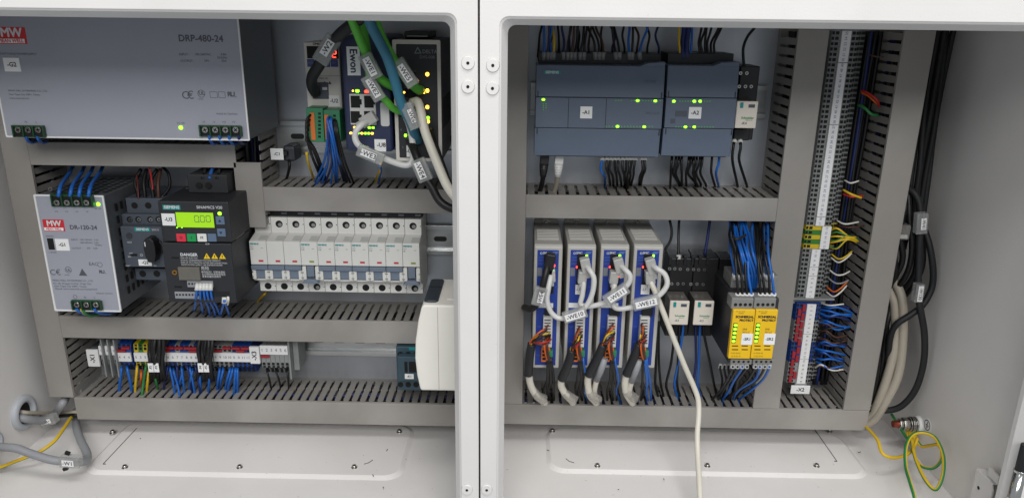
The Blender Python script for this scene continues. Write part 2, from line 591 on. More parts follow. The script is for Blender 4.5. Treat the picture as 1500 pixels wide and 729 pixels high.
duct('grey slotted duct standing at the left edge of the right enclosure', RVx - 25, RVx, ZH1 + 1, 478, False, ('right',))
duct('grey slotted duct lying under the wide dark controller', RVx + 0.8, Fx0 - 0.8, ZE0, ZE1, True, ('top',), pitch=11.0)
duct('grey slotted duct standing between yellow safety relays and tall terminal strip', Fx0, Fx1, ZH1 + 1, 478, False, ('left',))
duct('grey slotted duct standing right of the tall terminal strip', Gx0, Gx1, ZH1 + 1, 478, False, ('left',), pitch=10.4)
duct('lowest grey slotted duct of the right enclosure', RVx - 25, Gx1, ZH0, ZH1, True, ('top',), pitch=10.0)

# ------------------------------------------------------------------ top-hat rails
def rail(label, x0, x1, z):
    t = thing('mounting_rail', label, 'rail', x0, 0, z)
    w = x1 - x0
    m = MB()
    pts = [(0.2, -12.5), (1.4, -12.5), (1.4, 0.0), (7.6, 0.0)]
    sec = [(0.3, -13.5), (0.3, 13.5), (6.2, 13.5), (6.2, 17.5), (7.5, 17.5), (7.5, 12.3), (1.6, 12.3), (1.6, -12.3), (7.5, -12.3), (7.5, -17.5), (6.2, -17.5), (6.2, -13.5)]
    m.prism(sec, 'x', 0, w)
    m.build('rail_profile', 'rail', t, 0.25)
    k = 12.0
    while k < w - 20:
        MB().prism([(k + a, b) for a, b in loop(0, 15, -3.0, 3.0, 2.8, 4)], 'd', 1.55, 1.75).build('rail_slot', 'black', t)
        k += 25
    return t
ZR1 = P(430, 201, 8)[1]
rail('top-hat rail behind the white module and switches', SVx1 + 4, -14, ZR1)
ZR2 = P(640, 352, 8)[1]
rail('top-hat rail carrying the breakers, its end bare on the right', LVx + 4, -14, ZR2)
ZR3 = P(520, 502, 8)[1]
rail('top-hat rail carrying the numbered terminals, bare towards the right', LVx + 4, -14, ZR3)
ZR4 = P(1120, 150, 8)[1]
rail('top-hat rail behind the wide dark controller', RVx + 4, Fx0 - 6, ZR4)
ZR5 = P(1020, 430, 8)[1]
rail('top-hat rail behind the plug-in relays', 150, Fx0 - 6, ZR5)
# ------------------------------------------------------------------ devices: a helper that takes sizes off the photograph and turns them into real ones
class Dev:
    def __init__(s, name, label, cat, px, py, d, group=None):
        s.x, s.z = P(px, py, d)
        s.e = thing(name, label, cat, s.x, 0, s.z, group)
    def l(s, px, py, d):
        x, z = P(px, py, d)
        return x - s.x, z - s.z
    def rect(s, px0, py0, px1, py1, d):
        ym, xm = (py0 + py1) / 2, (px0 + px1) / 2
        return s.l(px0, ym, d)[0], s.l(px1, ym, d)[0], s.l(xm, py1, d)[1], s.l(xm, py0, d)[1]
    def box(s, name, px0, py0, px1, py1, d0, d1, m, parent=None, bevel=0.0, grow=(0, 0, 0, 0), seg=2):
        x0, x1, z0, z1 = s.rect(px0, py0, px1, py1, d1)
        return MB().box(x0 - grow[0], x1 + grow[1], d0, d1, z0 - grow[2], z1 + grow[3]).build(name, m, parent or s.e, bevel, seg)
    def disc(s, name, px, py, r, d0, l, m, parent=None, n=16, r2=None):
        x, z = s.l(px, py, d0 + l)
        return MB().cyl(x, d0, z, r, l, n=n, r2=r2).build(name, m, parent or s.e)
    def led(s, px, py, d, m='led_green', w=1.6, h=1.2, parent=None):
        x, z = s.l(px, py, d)
        return MB().prism(loop(x - w / 2, x + w / 2, z - h / 2, z + h / 2, min(w, h) * 0.42, 4), 'd', d - 0.3, d + 0.35).build('indicator_light', m, parent or s.e)
    def text(s, lines, d, m='ink', parent=None):
        """lines: string, px, py (centre line), cap height in pixels, align, angle, material index, weight"""
        out = []
        for ln in lines:
            x, z = s.l(ln[1], ln[2], d)
            out.append((ln[0], x, z, ln[3] / 1.46 / 0.727) + tuple(ln[4:]))
        return letter(parent or s.e, out, d, m)
    def tagplate(s, px0, py0, px1, py1, d, txt, cap=4.2, ang=0, off=(0, 0)):
        p = s.box('name_tag', px0, py0, px1, py1, d, d + 0.6, 'label')
        s.text([(txt, (px0 + px1) / 2 + off[0], (py0 + py1) / 2 + off[1], cap * 1.12, 'CENTER', ang, 0, 0.02)], d + 0.72, 'ink', p)
        return p
    def screw(s, px, py, r, d, m='steel', parent=None, ang=40):
        x, z = s.l(px, py, d)
        o = MB().cyl(x, d - 1.2, z, r, 1.2, n=16, r2=r * 0.9).build('screw', m, parent or s.e)
        a = R(ang); c, w = math.cos(a), math.sin(a)
        mb = MB()
        for c, w in ((c, w), (-w, c)):
            h, t = r * 0.62, r * 0.16
            mb.prism([(x + c * h - w * t, z + w * h + c * t), (x - c * h - w * t, z - w * h + c * t), (x - c * h + w * t, z - w * h - c * t), (x + c * h + w * t, z + w * h - c * t)], 'd', d - 0.05, d + 0.08)
        mb.build('screw_slot', 'hole', o)
        return o

mat('psu_front', (152, 154, 165), 0.42, var=0.03, scale=8, bump=0.08)
mat('psu_rim', (216, 216, 216), 0.35, var=0.02)
mat('psu_case', (104, 108, 112), 0.38, 0.35, var=0.08)
mat('term_green', (26, 66, 40), 0.45, var=0.08)
mat('dev_grey', (74, 80, 90), 0.5, var=0.05, bump=0.1)
mat('dev_dark', (52, 55, 62), 0.5, var=0.06, bump=0.1)
mat('dev_black', (38, 39, 43), 0.52, var=0.06, bump=0.1)
mat('lcd', (150, 205, 20), emit=0.42)
mat('btn_red', (216, 50, 70), 0.45, var=0.02)
mat('btn_green', (24, 150, 80), 0.45, var=0.02)
mat('btn_blue', (92, 112, 138), 0.45, var=0.02)
mat('warn', (236, 196, 20), 0.5, var=0)
mat('smoke', (120, 116, 108), 0.2, var=0.1, alpha=0.8)
mat('foil', (150, 150, 146), 0.35, 0.3, var=0.25, scale=260)
mat('mcb', (214, 213, 209), 0.45, var=0.025, bump=0.08)
mat('mcb_toggle', (108, 120, 136), 0.45, var=0.04)
mat('mcb_window', (188, 188, 186), 0.35, var=0.04)
mat('ind_red', (188, 52, 48), 0.4, var=0)
mat('ind_green', (134, 144, 60), 0.4, var=0)

# ---- large power supply
dv = Dev('power_supply', 'large wide grey power supply at top left with red logo', 'power supply', 9, 203, 108)
D0 = 106.0
dv.box('case', -8, 12, 356.5, 203, 12, D0 - 2, 'psu_case', grow=(-0.6, -0.6, -0.6, 0), bevel=0.5)
fp = dv.box('front_panel', -8, 12, 356.5, 203, D0 - 2, D0, 'psu_front', bevel=0.3)
x0, x1, z0, z1 = dv.rect(-8, 12, 356.5, 203, D0)
rm = MB().ring(loop(x0 - 0.4, x1 + 0.4, z0 - 0.4, z1, 1.2, 3), loop(x0 + 1.2, x1 - 1.2, z0 + 1.3, z1 - 1.2, 0.6, 3), D0 - 0.5, D0 + 0.9)
rm.build('rim', 'psu_rim', dv.e, 0.3)
def screw_terminal(dv, px0, py0, px1, py1, d, sx, sy, r=3.1):
    t = dv.box('terminal_block', px0, py0, px1, py1, d - 8, d + 2.5, 'term_green', bevel=0.5)
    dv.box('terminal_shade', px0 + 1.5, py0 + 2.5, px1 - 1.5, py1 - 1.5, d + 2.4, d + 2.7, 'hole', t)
    for k, x in enumerate(sx):
        dv.screw(x, sy, r, d + 4.2, 'steel', t, ang=20 + 37 * k)
    for k in range(len(sx) + 1):
        xx_ = sx[0] - (sx[1] - sx[0]) / 2 + k * (sx[1] - sx[0])
        dv.box('barrier', xx_ - 0.9, py0 + 1.5, xx_ + 0.9, py1 - 0.5, d + 2, d + 5.2, 'term_green', t)
    return t
screw_terminal(dv, 17, 184, 65, 201.5, D0, (25.7, 40.5, 55.3), 190.5)
screw_terminal(dv, 291, 184, 352.5, 200.5, D0, (300, 315, 330, 345), 190.5)
dv.led(265, 187, D0, w=3.6, h=3.6)
lg = dv.box('logo_plate', -6, 40, 38, 64.5, D0, D0 + 0.25, 'red_logo')
dv.box('logo_strip', -4, 57, 36, 63.3, D0 + 0.25, D0 + 0.45, 'label', lg)
dv.text([('MW', 16, 48.5, 12, 'CENTER', 0, 0, 0.03)], D0 + 0.4, 'ink_white', lg)
dv.text([('MEAN WELL', 16, 60.2, 4.6, 'CENTER', 0, 0, 0.02)], D0 + 0.6, 'red_logo', lg)
dv.text([('DRP-480-24', 261, 56.6, 9, 'LEFT', 0, 0, 0.018),
         ('INPUT :', 262, 80, 3.2), ('100-240VAC', 285, 80, 3.2), ('4.8A', 323, 80, 3.2), ('50/60Hz', 318, 84.8, 3),
         ('OUTPUT :', 264, 89.5, 3.2), ('24V', 299, 89.5, 3.2), ('20A', 324, 89.5, 3.2),
         ('MADE IN TAIWAN', 317, 167, 2.6), ('-V', 298, 179, 3.4, 'CENTER'), ('-V', 313, 179, 3.4, 'CENTER'), ('+V', 328, 179, 3.4, 'CENTER'), ('+V', 342, 179, 3.4, 'CENTER'),
         ('N', 38, 179, 3.4, 'CENTER'), ('L', 53, 179, 3.4, 'CENTER'), ('DC OK', 259, 180.5, 2.6),
         ('SWITCHING POWER SUPPLY', 0, 79, 2.9),
         ('MEAN WELL ENTERPRISES CO., LTD.', 12, 133, 2.5), ('New Taipei City 24891, Taiwan', 13, 138.5, 2.5), ('www.meanwell.com', 14, 144, 2.5),
         ('C', 266, 140, 11), ('\u20ac', 274, 140, 11), ('UL', 291, 137, 5, 'LEFT', 0, 0, 0.02), ('LISTED', 290, 145.5, 1.8), ('R', 333, 138.5, 6.5, 'LEFT', 0, 0, 0.03), ('U', 337.5, 138.5, 6.5, 'LEFT', 0, 0, 0.03), ('us', 343, 141.5, 3)],
        D0 + 0.15, 'ink_grey')
m = MB()
for px, py, w, h in ((313, 139, 11, 9), (325, 139, 10, 9)):
    a, b, c, e_ = dv.rect(px - w / 2, py - h / 2, px + w / 2, py + h / 2, D0)
    m.ring(loop(a, b, c, e_, 0.5, 3), loop(a + 0.3, b - 0.3, c + 0.3, e_ - 0.3, 0.4, 3), D0, D0 + 0.15)
a, c = dv.l(295, 137.5, D0)
m.ring(loop(a - 3.6, a + 3.6, c - 3.6, c + 3.6, 3.6, 6), loop(a - 3.2, a + 3.2, c - 3.2, c + 3.2, 3.2, 6), D0, D0 + 0.15)
m.build('approval_marks', 'ink_grey', dv.e)
dv.tagplate(5.5, 85, 29, 105, D0, '-G2', 5.4)

# ---- small power supply
dv = Dev('power_supply', 'small grey power supply with red logo on the middle rail', 'power supply', 81, 455, 108)
dv.box('case', 65.5, 286, 164.5, 455, 12, D0 - 2, 'psu_case', grow=(-0.6, -0.6, -0.6, -0.6), bevel=0.5)
dv.box('front_panel', 65.5, 286, 164.5, 455, D0 - 2, D0, 'psu_front', bevel=0.3)
x0, x1, z0, z1 = dv.rect(65.5, 286, 164.5, 455, D0)
MB().ring(loop(x0 - 0.4, x1 + 0.4, z0 - 0.4, z1 + 0.4, 1.2, 3), loop(x0 + 1.5, x1 - 1.5, z0 + 1.3, z1 - 1.5, 0.6, 3), D0 - 0.5, D0 + 0.9).build('rim', 'psu_rim', dv.e, 0.3)
screw_terminal(dv, 74, 285.5, 134.5, 303, D0, (82.5, 97.5, 112, 126), 297)
screw_terminal(dv, 104.5, 440, 147, 454.5, D0, (112, 126, 140), 446.5)
dv.led(144, 299, D0, w=3.6, h=3.6)
lg = dv.box('logo_plate', 63.3, 321.5, 94, 338.5, D0, D0 + 0.25, 'red_logo')
dv.box('logo_strip', 64.8, 333.3, 92.8, 337.6, D0 + 0.25, D0 + 0.45, 'label', lg)
dv.text([('MW', 78.6, 327.5, 8.6, 'CENTER', 0, 0, 0.03)], D0 + 0.4, 'ink_white', lg)
dv.text([('MEAN WELL', 78.6, 335.5, 3, 'CENTER', 0, 0, 0.02)], D0 + 0.6, 'red_logo', lg)
dv.text([('DR-120-24', 102, 333, 6.6, 'LEFT', 0, 0, 0.025), ('+V', 82.5, 310, 3, 'CENTER'), ('+V', 97.5, 310, 3, 'CENTER'), ('-V', 112.5, 310, 3, 'CENTER'), ('-V', 127.5, 310, 3, 'CENTER'),
         ('DC OK', 138.5, 305.5, 2.3), ('230VAC', 67, 345.8, 2.6), ('115VAC', 71, 369.5, 2.6),
         ('INPUT :', 104, 351, 2.6), ('100-120VAC  3.3A', 117, 351, 2.6), ('200-240VAC  2.0A', 117.5, 355.3, 2.6), ('50/60Hz', 139, 359, 2.2), ('OUTPUT :', 105, 363.5, 2.6), ('24V    5.0A', 127, 363.5, 2.6),
         ('C', 73, 399, 9), ('\u20ac', 81.5, 399, 9), ('EAC', 130, 386.5, 5.5), ('UL', 97, 395.5, 4, 'LEFT', 0, 0, 0.02), ('LISTED', 94.5, 402.5, 1.8), ('R', 145, 398, 5, 'LEFT', 0, 0, 0.04), ('U', 148.5, 398, 5, 'LEFT', 0, 0, 0.04), ('us', 153, 400, 2.4),
         ('MEAN WELL ENTERPRISES CO., LTD.', 77, 410.5, 2.8), ('No. 28, Wuquan 3rd Rd., Wugu Dist.', 78, 414.8, 2.8), ('New Taipei City 24891, Taiwan', 79.5, 418.8, 2.8), ('Manual: www.meanwell.com/manual.html', 80.5, 422.6, 2.8),
         ('MADE IN TAIWAN', 141, 429.5, 2.2), ('N', 124.5, 435.5, 3.4, 'CENTER'), ('L', 138.5, 435.5, 3.4, 'CENTER')], D0 + 0.15, 'ink_grey')
m = MB()
for px, py, r_ in ((100, 395, 3.4), (146.5, 387.5, 2.6), (110, 434.5, 2.2)):
    a, c = dv.l(px, py, D0)
    m.ring(loop(a - r_, a + r_, c - r_, c + r_, r_, 6), loop(a - r_ + 0.4, a + r_ - 0.4, c - r_ + 0.4, c + r_ - 0.4, r_ - 0.4, 6), D0, D0 + 0.15)
a, b, c, e_ = dv.rect(115, 393, 127, 403.5, D0)
m.prism([(a, c), (b, c), ((a + b) / 2, e_)], 'd', D0, D0 + 0.12)
m.build('approval_marks', 'ink_grey', dv.e)
dv.box('selector_switch', 70, 349, 79, 365.5, D0 - 1, D0 + 0.2, 'hole')
dv.tagplate(81.5, 350, 101, 367, D0, '-G1', 4.6)
m = MB()
x0, x1, z0, z1 = dv.rect(65.5, 286, 164.5, 455, D0)
for i in range(7):
    for k in range(9):
        m.box(x0 + 6 + i * 9, x0 + 11 + i * 9, 22 + k * 8, 26 + k * 8, z1 - 0.62, z1 - 0.55)
m.build('top_grille', 'hole', dv.e)
m = MB()
for i in range(8):
    for k in range(7):
        m.box(x1 - 0.65, x1 - 0.55, 22 + k * 10, 27 + k * 10, 12 + i * 13, 20 + i * 13)
m.build('side_grille', 'hole', dv.e)
dv.screw(73.5, 277, 2.4, 99, 'steel')

# ---- motor protection switch
dv = Dev('motor_switch', 'dark grey motor protection switch with black rotary knob', 'motor switch', 178, 409, 80)
dv.box('auxiliary_block', 164, 292, 178, 409, 10, 62, 'dev_dark', bevel=0.8)
up = dv.box('upper_terminal', 185, 290.5, 246, 314, 10, 70, 'dev_grey', bevel=0.6)
for x in (197, 217):
    dv.disc('terminal_hole', x, 301, 3.5, 69.6, 0.6, 'hole', up)
st = dv.box('screw_step', 178.5, 314, 243, 330, 10, 77, 'dev_grey', bevel=0.6)
for k, x in enumerate((190, 202.6, 220, 232)):
    dv.disc('screw_well', x, 321.5, 3.3, 76.9, 0.25, 'hole', st)
    dv.screw(x + 0.8, 321.8, 2.3, 78, 'steel', st, 30 * k)
bd = dv.box('front_cover', 180, 332, 243, 391, 10, 88, 'dev_grey', bevel=0.8)
lo = dv.box('lower_terminal', 198.5, 393, 246, 410, 10, 72, 'dev_grey', bevel=0.6)
for x in (209, 229.7):
    dv.disc('terminal_hole', x, 400.8, 3.7, 71.7, 0.5, 'hole', lo)
dv.box('badge', 197, 333.3, 220, 338.8, 88, 88.3, 'teal', bd)
dv.text([('SIEMENS', 208.5, 336, 3.8, 'CENTER', 0, 0, 0.03), ('SIRIUS', 222, 336.5, 3), ('I', 229.5, 349, 4), ('TEST', 186, 355, 2.6), ('OFF', 189, 371, 2.4), ('3RV', 187, 376, 2.4), ('O', 205, 373.5, 4), ('RESET', 184, 389, 2), ('LINE', 224, 389, 2)], 88.5, 'ink_white', bd)
dv.disc('current_dial', 189, 345.5, 3.2, 88, 0.8, 'dev_dark', bd)
dv.box('test_slot', 191, 371.5, 201, 375, 87.6, 88.15, 'hole', bd)
x, z = dv.l(221, 366, 100)
kn = MB()
kn.cyl(x, 88, z, 9.0, 3, n=24)
kn.prism([(x + a, z + b) for a, b in [(-3.4, -13), (-5.6, -6), (-6.2, 3), (-5.2, 10), (-2.4, 13.6), (2.4, 13.6), (5.2, 10), (6.2, 3), (5.6, -6), (3.4, -13)]], 'd', 91, 103)
kn.build('rotary_knob', 'black', dv.e, 1.4, 3)
dv.box('knob_mark', 211.6, 354.5, 212.9, 361, 103, 103.2, 'ink_white')
dv.tagplate(203, 380, 222, 389, 88.2, '-Q2', 4.2)

# ---- frequency inverter
dv = Dev('frequency_inverter', 'black frequency inverter with green display and danger notice', 'inverter', 244, 442, 115)
DF = 113.0
dv.box('body', 240, 295, 341, 443, 10, DF - 6, 'dev_black', bevel=1.5)
tp = dv.box('top_terminal', 275, 256, 333, 283, 20, 78, 'dev_black', bevel=1.0)
x0, x1, z0, z1 = dv.rect(240, 295, 341, 443, DF - 6)
for k in range(9):
    MB().box(x0 + 5, x1 - 5, 24 + k * 8.5, 27.5 + k * 8.5, z1 - 0.3, z1 + 1.2).build('louvre', 'dev_dark', dv.e, 0.3)
for x in (291, 304.5):
    dv.disc('terminal_hole', x, 272, 3.2, 79.8, 0.5, 'hole', tp)
pn = dv.box('operator_panel', 237.5, 295, 337, 354, 60, DF, 'dev_black', bevel=1.2)
lc = dv.box('lower_cover', 242, 356, 342.5, 443, 60, DF - 1, 'dev_black', bevel=1.2)
dv.box('badge', 238.3, 300.3, 264, 307, DF, DF + 0.3, 'teal', pn)
dv.text([('SIEMENS', 251.2, 303.6, 4.4, 'CENTER', 0, 0, 0.03), ('SINAMICS V20', 287.6, 303.6, 4.4, 'LEFT', 0, 0, 0.01), ('BOP', 304, 357.3, 2.4, 'CENTER')], DF + 0.5, 'ink_white', pn)
bz = dv.box('display_bezel', 257.2, 310.2, 314, 334, DF, DF + 0.5, 'black', pn)
dv.box('display', 258.3, 311.3, 313, 333, DF + 0.5, DF + 0.8, 'lcd', bz)
m = MB()
def seg(dv, m, px, py, hpx, digit, d, slant=0.0, t=0.55):
    S = {'0': 'abcdef', '2': 'abged', '1': 'bc', '8': 'abcdefg'}[digit]
    w, h = hpx * 0.62 / 1.46, hpx / 1.46
    x, z = dv.l(px, py, d)
    B = {'a': (0, h / 2, w, 1), 'd': (0, -h / 2, w, 1), 'g': (0, 0, w, 1), 'b': (w / 2, h / 4, h / 2, 0), 'c': (w / 2, -h / 4, h / 2, 0), 'e': (-w / 2, -h / 4, h / 2, 0), 'f': (-w / 2, h / 4, h / 2, 0)}
    for s_ in S:
        a, b, l, hor = B[s_]
        if hor: m.box(x + a - l / 2 + 0.3, x + a + l / 2 - 0.3, d, d + 0.12, z + b - t / 2, z + b + t / 2)
        else: m.box(x + a - t / 2, x + a + t / 2, d, d + 0.12, z + b - l / 2 + 0.3, z + b + l / 2 - 0.3)
for x in (288, 296.5, 305):
    seg(dv, m, x, 320.5, 9.5, '0', DF + 0.8)
a, c = dv.l(291.8, 325.3, DF + 0.8)
m.box(a - 0.35, a + 0.35, DF + 0.8, DF + 0.92, c - 0.35, c + 0.35)
m.build('display_digits', 'ink_grey', bz)
for x in (259.5, 266.5):
    dv.led(x, 333.2, DF + 0.8, 'led_green', 1, 0.7, bz)
dv.led(321.8, 312.6, DF, w=3.4, h=3.4, parent=pn)
for (a, b, c, e_, mm_, tx) in ((316, 317, 328.6, 329, 'btn_blue', '\u25b2'), (318, 335, 330.2, 346.5, 'btn_blue', '\u25bc'), (258.3, 342.5, 272, 354, 'btn_red', 'O'), (273.7, 342.5, 287, 354, 'btn_green', 'I'), (288.7, 342.5, 302.4, 354, 'white', 'M'), (304, 342.5, 316.8, 354, 'btn_blue', '\u25a4')):
    bt = dv.box('button', a, b, c, e_, DF - 1, DF + 1.0, mm_, pn, 0.5)
    if tx in 'OIM':
        dv.text([(tx, (a + c) / 2, (b + e_) / 2, 4, 'CENTER', 0, 0, 0.02)], DF + 1.1, 'ink', bt)
    elif tx != '\u25a4':
        x, z = dv.l((a + c) / 2, (b + e_) / 2, DF)
        s_ = 1 if tx == '\u25b2' else -1
        MB().prism([(x - 1.6, z - 1.2 * s_), (x + 1.6, z - 1.2 * s_), (x, z + 1.4 * s_)], 'd', DF + 1.0, DF + 1.12).build('arrow_mark', 'ink', bt)
dv.tagplate(237.2, 312.8, 256.6, 330.2, DF, '-U3', 5)
DL = DF - 1
dv.text([('DANGER', 264, 372.8, 4.6, 'LEFT', 0, 0, 0.03), ('RISK OF ELECTRIC', 264.5, 377.6, 2.3), ('SHOCK! HAZARDOUS VOLTAGE PRESENT', 264.5, 381, 2.3), ('FOR UP TO 5 MINUTES AFTER DISCONNECTION', 265, 384.4, 2.3), ('FROM POWER SUPPLY. SEE INSTRUCTIONS!', 265.5, 387.6, 2.3),
         ('\u5371\u9669', 294.5, 393, 4.4), ('\u89e6\u7535\u5371\u9669\uff01\u5207\u65ad\u7535\u6e90\u540e', 295, 398.2, 2.6), ('\u4e94\u5206\u949f\u5185\u4ecd\u6709\u5371\u9669\u7535\u538b', 295.5, 401.6, 2.6), ('\u8bf7\u53c2\u9605\u64cd\u4f5c\u8bf4\u660e\u4e66', 296, 405, 2.6)], DL + 0.15, 'ink_white', lc)
for x in (303, 314.3, 325.6):
    a, c = dv.l(x, 375, DL)
    w_ = MB().prism([(a - 3.4, c - 2.8), (a + 3.4, c - 2.8), (a, c + 3.2)], 'd', DL, DL + 0.15).build('warning_triangle', 'warn', lc)
    MB().box(a - 0.35, a + 0.35, DL + 0.15, DL + 0.22, c - 1.8, c + 1.2).build('warning_mark', 'ink', w_)
dv.disc('earth_screw', 255.6, 399, 2.6, DL - 0.6, 1.2, 'brass', lc)
dv.disc('screw_socket', 255.6, 399, 1.2, DL + 0.6, 0.1, 'hole', lc)
dv.box('interface_cover', 261, 391.5, 292.5, 410.5, DL - 1, DL + 3, 'smoke', lc, 0.6)
for (a, b, w, h) in ((256.5, 377.5, 11, 2.6), (261, 420, 11, 2.8)):
    dv.box('cover_slot', a - w / 2, b - h / 2, a + w / 2, b + h / 2, DL - 0.2, DL + 0.06, 'hole', lc)
t1 = dv.box('control_terminal', 274, 411.5, 312, 421, DL - 6, DL + 1.0, 'grey_cable', lc, 0.5)
t2 = dv.box('control_terminal', 256, 427.5, 294, 437.5, DL - 6, DL + 1.0, 'grey_cable', lc, 0.5)
for k in range(8):
    dv.disc('terminal_screw', 277 + k * 4.6, 415.5, 1.1, DL + 0.9, 0.2, 'hole', t1, 10)
    dv.disc('terminal_screw', 259 + k * 4.6, 431.5, 1.1, DL + 0.9, 0.2, 'hole', t2, 10)
dv.box('plug_socket', 316, 427, 336, 434, DL - 3, DL + 0.3, 'black', lc)
x, z = dv.rect(240, 295, 341, 443, DF - 6)[1], dv.l(341, 393, DF)[1]
MB().prism([(96, z), (96, z + 50), (72, z + 58), (72, z + 14)], 'x', x, x + 0.35).build('rating_plate', 'foil', dv.e)

# ---- breakers
ZM = [P(490, y, d)[1] for y, d in ((427.5, 50), (413.5, 50), (409.5, 66), (389, 70), (355, 70), (341.5, 50), (319.5, 50))]
zb0, zb1, zlip, zm0, zm1, zt1, zt0 = [z - ZM[0] for z in ZM]
bx0, bx1 = P(365.5, 362, 70)[0], P(614.5, 362, 70)[0]
PITCH_B = (bx1 - bx0) / 10
ORD = ['leftmost', 'second', 'third', 'fourth', 'fifth', 'sixth', 'seventh', 'eighth', 'ninth', 'rightmost']
for i in range(10):
    aux = i in (3, 9)
    lab = ('leftmost white breaker in the row of ten' if i == 0 else 'rightmost white breaker in the row of ten, with upright grey lever' if i == 9
           else 'fourth white breaker from the left in the row of ten, with upright grey lever' if i == 3 else ORD[i] + ' white breaker from the left in the row of ten')
    t = thing('circuit_breaker', lab, 'circuit breaker', bx0 + i * PITCH_B, 0, ZM[0], 'breakers on the middle rail')
    w = PITCH_B - 0.35
    prof = [(7.8, 0), (7.8, zt0), (50, zt0), (50, zt1), (70, zm1 + 0.0), (70, zm0), (60, zm0 - 0.6), (60, zlip), (66, zlip), (66, zlip - 1.6), (50, zb1), (50, 0)]
    MB().prism(prof, 'x', 0, w).build('body', 'mcb', t, 0.35)
    for z, nm in ((zt1 + (zt0 - zt1) * 0.56, 'upper_terminal'), (zb1 * 0.52, 'lower_terminal')):
        u = MB().cyl(w * 0.5, 49.9, z, 3.9, 0.25, n=18).build(nm, 'hole', t)
        if nm == 'upper_terminal' or aux:
            MB().cyl(w * 0.5 + 0.9, 50.1, z - 0.7, 2.1, 0.3, n=12).build('terminal_screw', 'foil', u)
        MB().cyl(w * 0.95, 49.9, z, 0.6, 0.2, n=8).build('rivet', 'hole', t)
    # shaded window on the slope
    f = lambda k: (50 + 20 * k, zt1 + (zm1 - zt1) * k)
    (d1_, z1_), (d2_, z2_) = f(0.35), f(0.85)
    nrm = (0.25, 0.28)
    mw = MB().add([(w * 0.5, d1_ + nrm[0], z1_ + nrm[1]), (w * 0.97, d1_ + nrm[0], z1_ + nrm[1]), (w * 0.97, d2_ + nrm[0], z2_ + nrm[1]), (w * 0.5, d2_ + nrm[0], z2_ + nrm[1])], [(0, 1, 2, 3)])
    mw.build('rating_window', 'mcb_window', t)
    if i not in (1, 2):
        letter(t, [('SIEMENS', 0.8, zm1 - 3.0, 2.5, 'LEFT', 0, 0, 0.04), ('5SY4', 0.8, zm1 - 6.2, 1.7, 'LEFT', 0, 1), ('C16' if i < 3 else 'C10' if i < 9 else 'AS', 0.8, zm1 - 8.6, 1.9, 'LEFT', 0, 1, 0.02), ('400V', 12.0, zm1 - 7.6, 1.3, 'LEFT', 0, 1)], 70.2, ['teal', 'ink_grey'])
    MB().box(w * 0.48, w * 0.76, 69.9, 70.25, zm0 + 3.2, zm0 + 5.2).build('contact_indicator', 'ind_green' if aux else 'ind_red', t)
    if not aux:
        MB().box(0.1, w - 0.1, 60, 71.5, zm0 - 5.6, zm0 - 0.8).build('toggle_bar', 'mcb_toggle', t, 0.5)
        MB().box(w * 0.22, w * 0.78, 60, 68, zlip + 1.0, zm0 - 5.4).build('toggle', 'mcb_toggle', t, 0.8)
    else:
        MB().box(w * 0.28, w * 0.72, 60, 70, zlip + 4.0, zm0 - 1).build('toggle', 'mcb_toggle', t, 0.8)
        MB().prism([(-0.02 * w, zlip - 2), (1.02 * w, zlip - 2), (0.86 * w, zlip + 0.6), (0.7 * w, zlip + 2.6), (0.3 * w, zlip + 2.6), (0.14 * w, zlip + 0.6)], 'd', 66, 74).build('toggle_base', 'mcb_toggle', t, 0.6)
    for s_ in (0, 1):
        a = -0.3 if s_ == 0 else w * 0.76
        ch = MB().prism(loop(a + 0.2, a + w * 0.24 + 0.1, zlip + 0.6, zm0 - 6.4 + (5 if aux else 0), 1.3, 4), 'd', 60, 69.5).build('cheek', 'mcb', t, 0.4)
        for zc in (zlip + 3.0, zm0 - 8.6):
            MB().cyl(a + w * (0.2 if s_ else 0.05), 69.4, zc, 0.8, 0.25, n=8).build('rivet', 'steel', ch)
# black busbar cover above the breakers
t = thing('busbar_cover', 'black busbar strip above the row of breakers', 'busbar', bx0 + 8, 0, ZM[6] + 0.3)
MB().box(0, bx1 - bx0 - 10, 34, 46, 0.2, 6).build('strip', 'black', t, 0.5)
for i in range(10):
    MB().box(3 + i * PITCH_B, 9 + i * PITCH_B, 46, 46.4, 2.4, 4.4).build('marking', 'ink_dim', t)

# ---- contactor
dv = Dev('contactor', 'dark teal contactor half hidden behind the cream plastic housing', 'contactor', 580, 571, 72)
mat('contactor', (52, 74, 86), 0.5, var=0.05, bump=0.1)
b = dv.box('body', 581, 508, 648, 571.5, 8, 66, 'contactor', bevel=0.8)
f = dv.box('front_block', 583, 523, 646, 558, 66, 76, 'contactor', bevel=0.8)
for x in (586.6, 598, 609.5, 621, 632):
    dv.disc('terminal_hole', x, 518.5, 3.3, 65.9, 0.3, 'hole', b)
    dv.disc('terminal_hole', x, 563, 3.3, 65.9, 0.3, 'hole', b)
dv.box('badge', 599, 508.5, 608, 512.5, 66, 66.3, 'teal', b)
dv.box('window', 592.5, 529.5, 597, 545, 75.9, 76.2, 'hole', f)
dv.box('window', 599, 529.5, 612, 545, 75.9, 76.2, 'hole', f)
dv.tagplate(593, 547.5, 606, 554.5, 76, '-K1', 3.6)
dv.box('top_vents', 585, 506, 640, 508, 10, 60, 'hole')

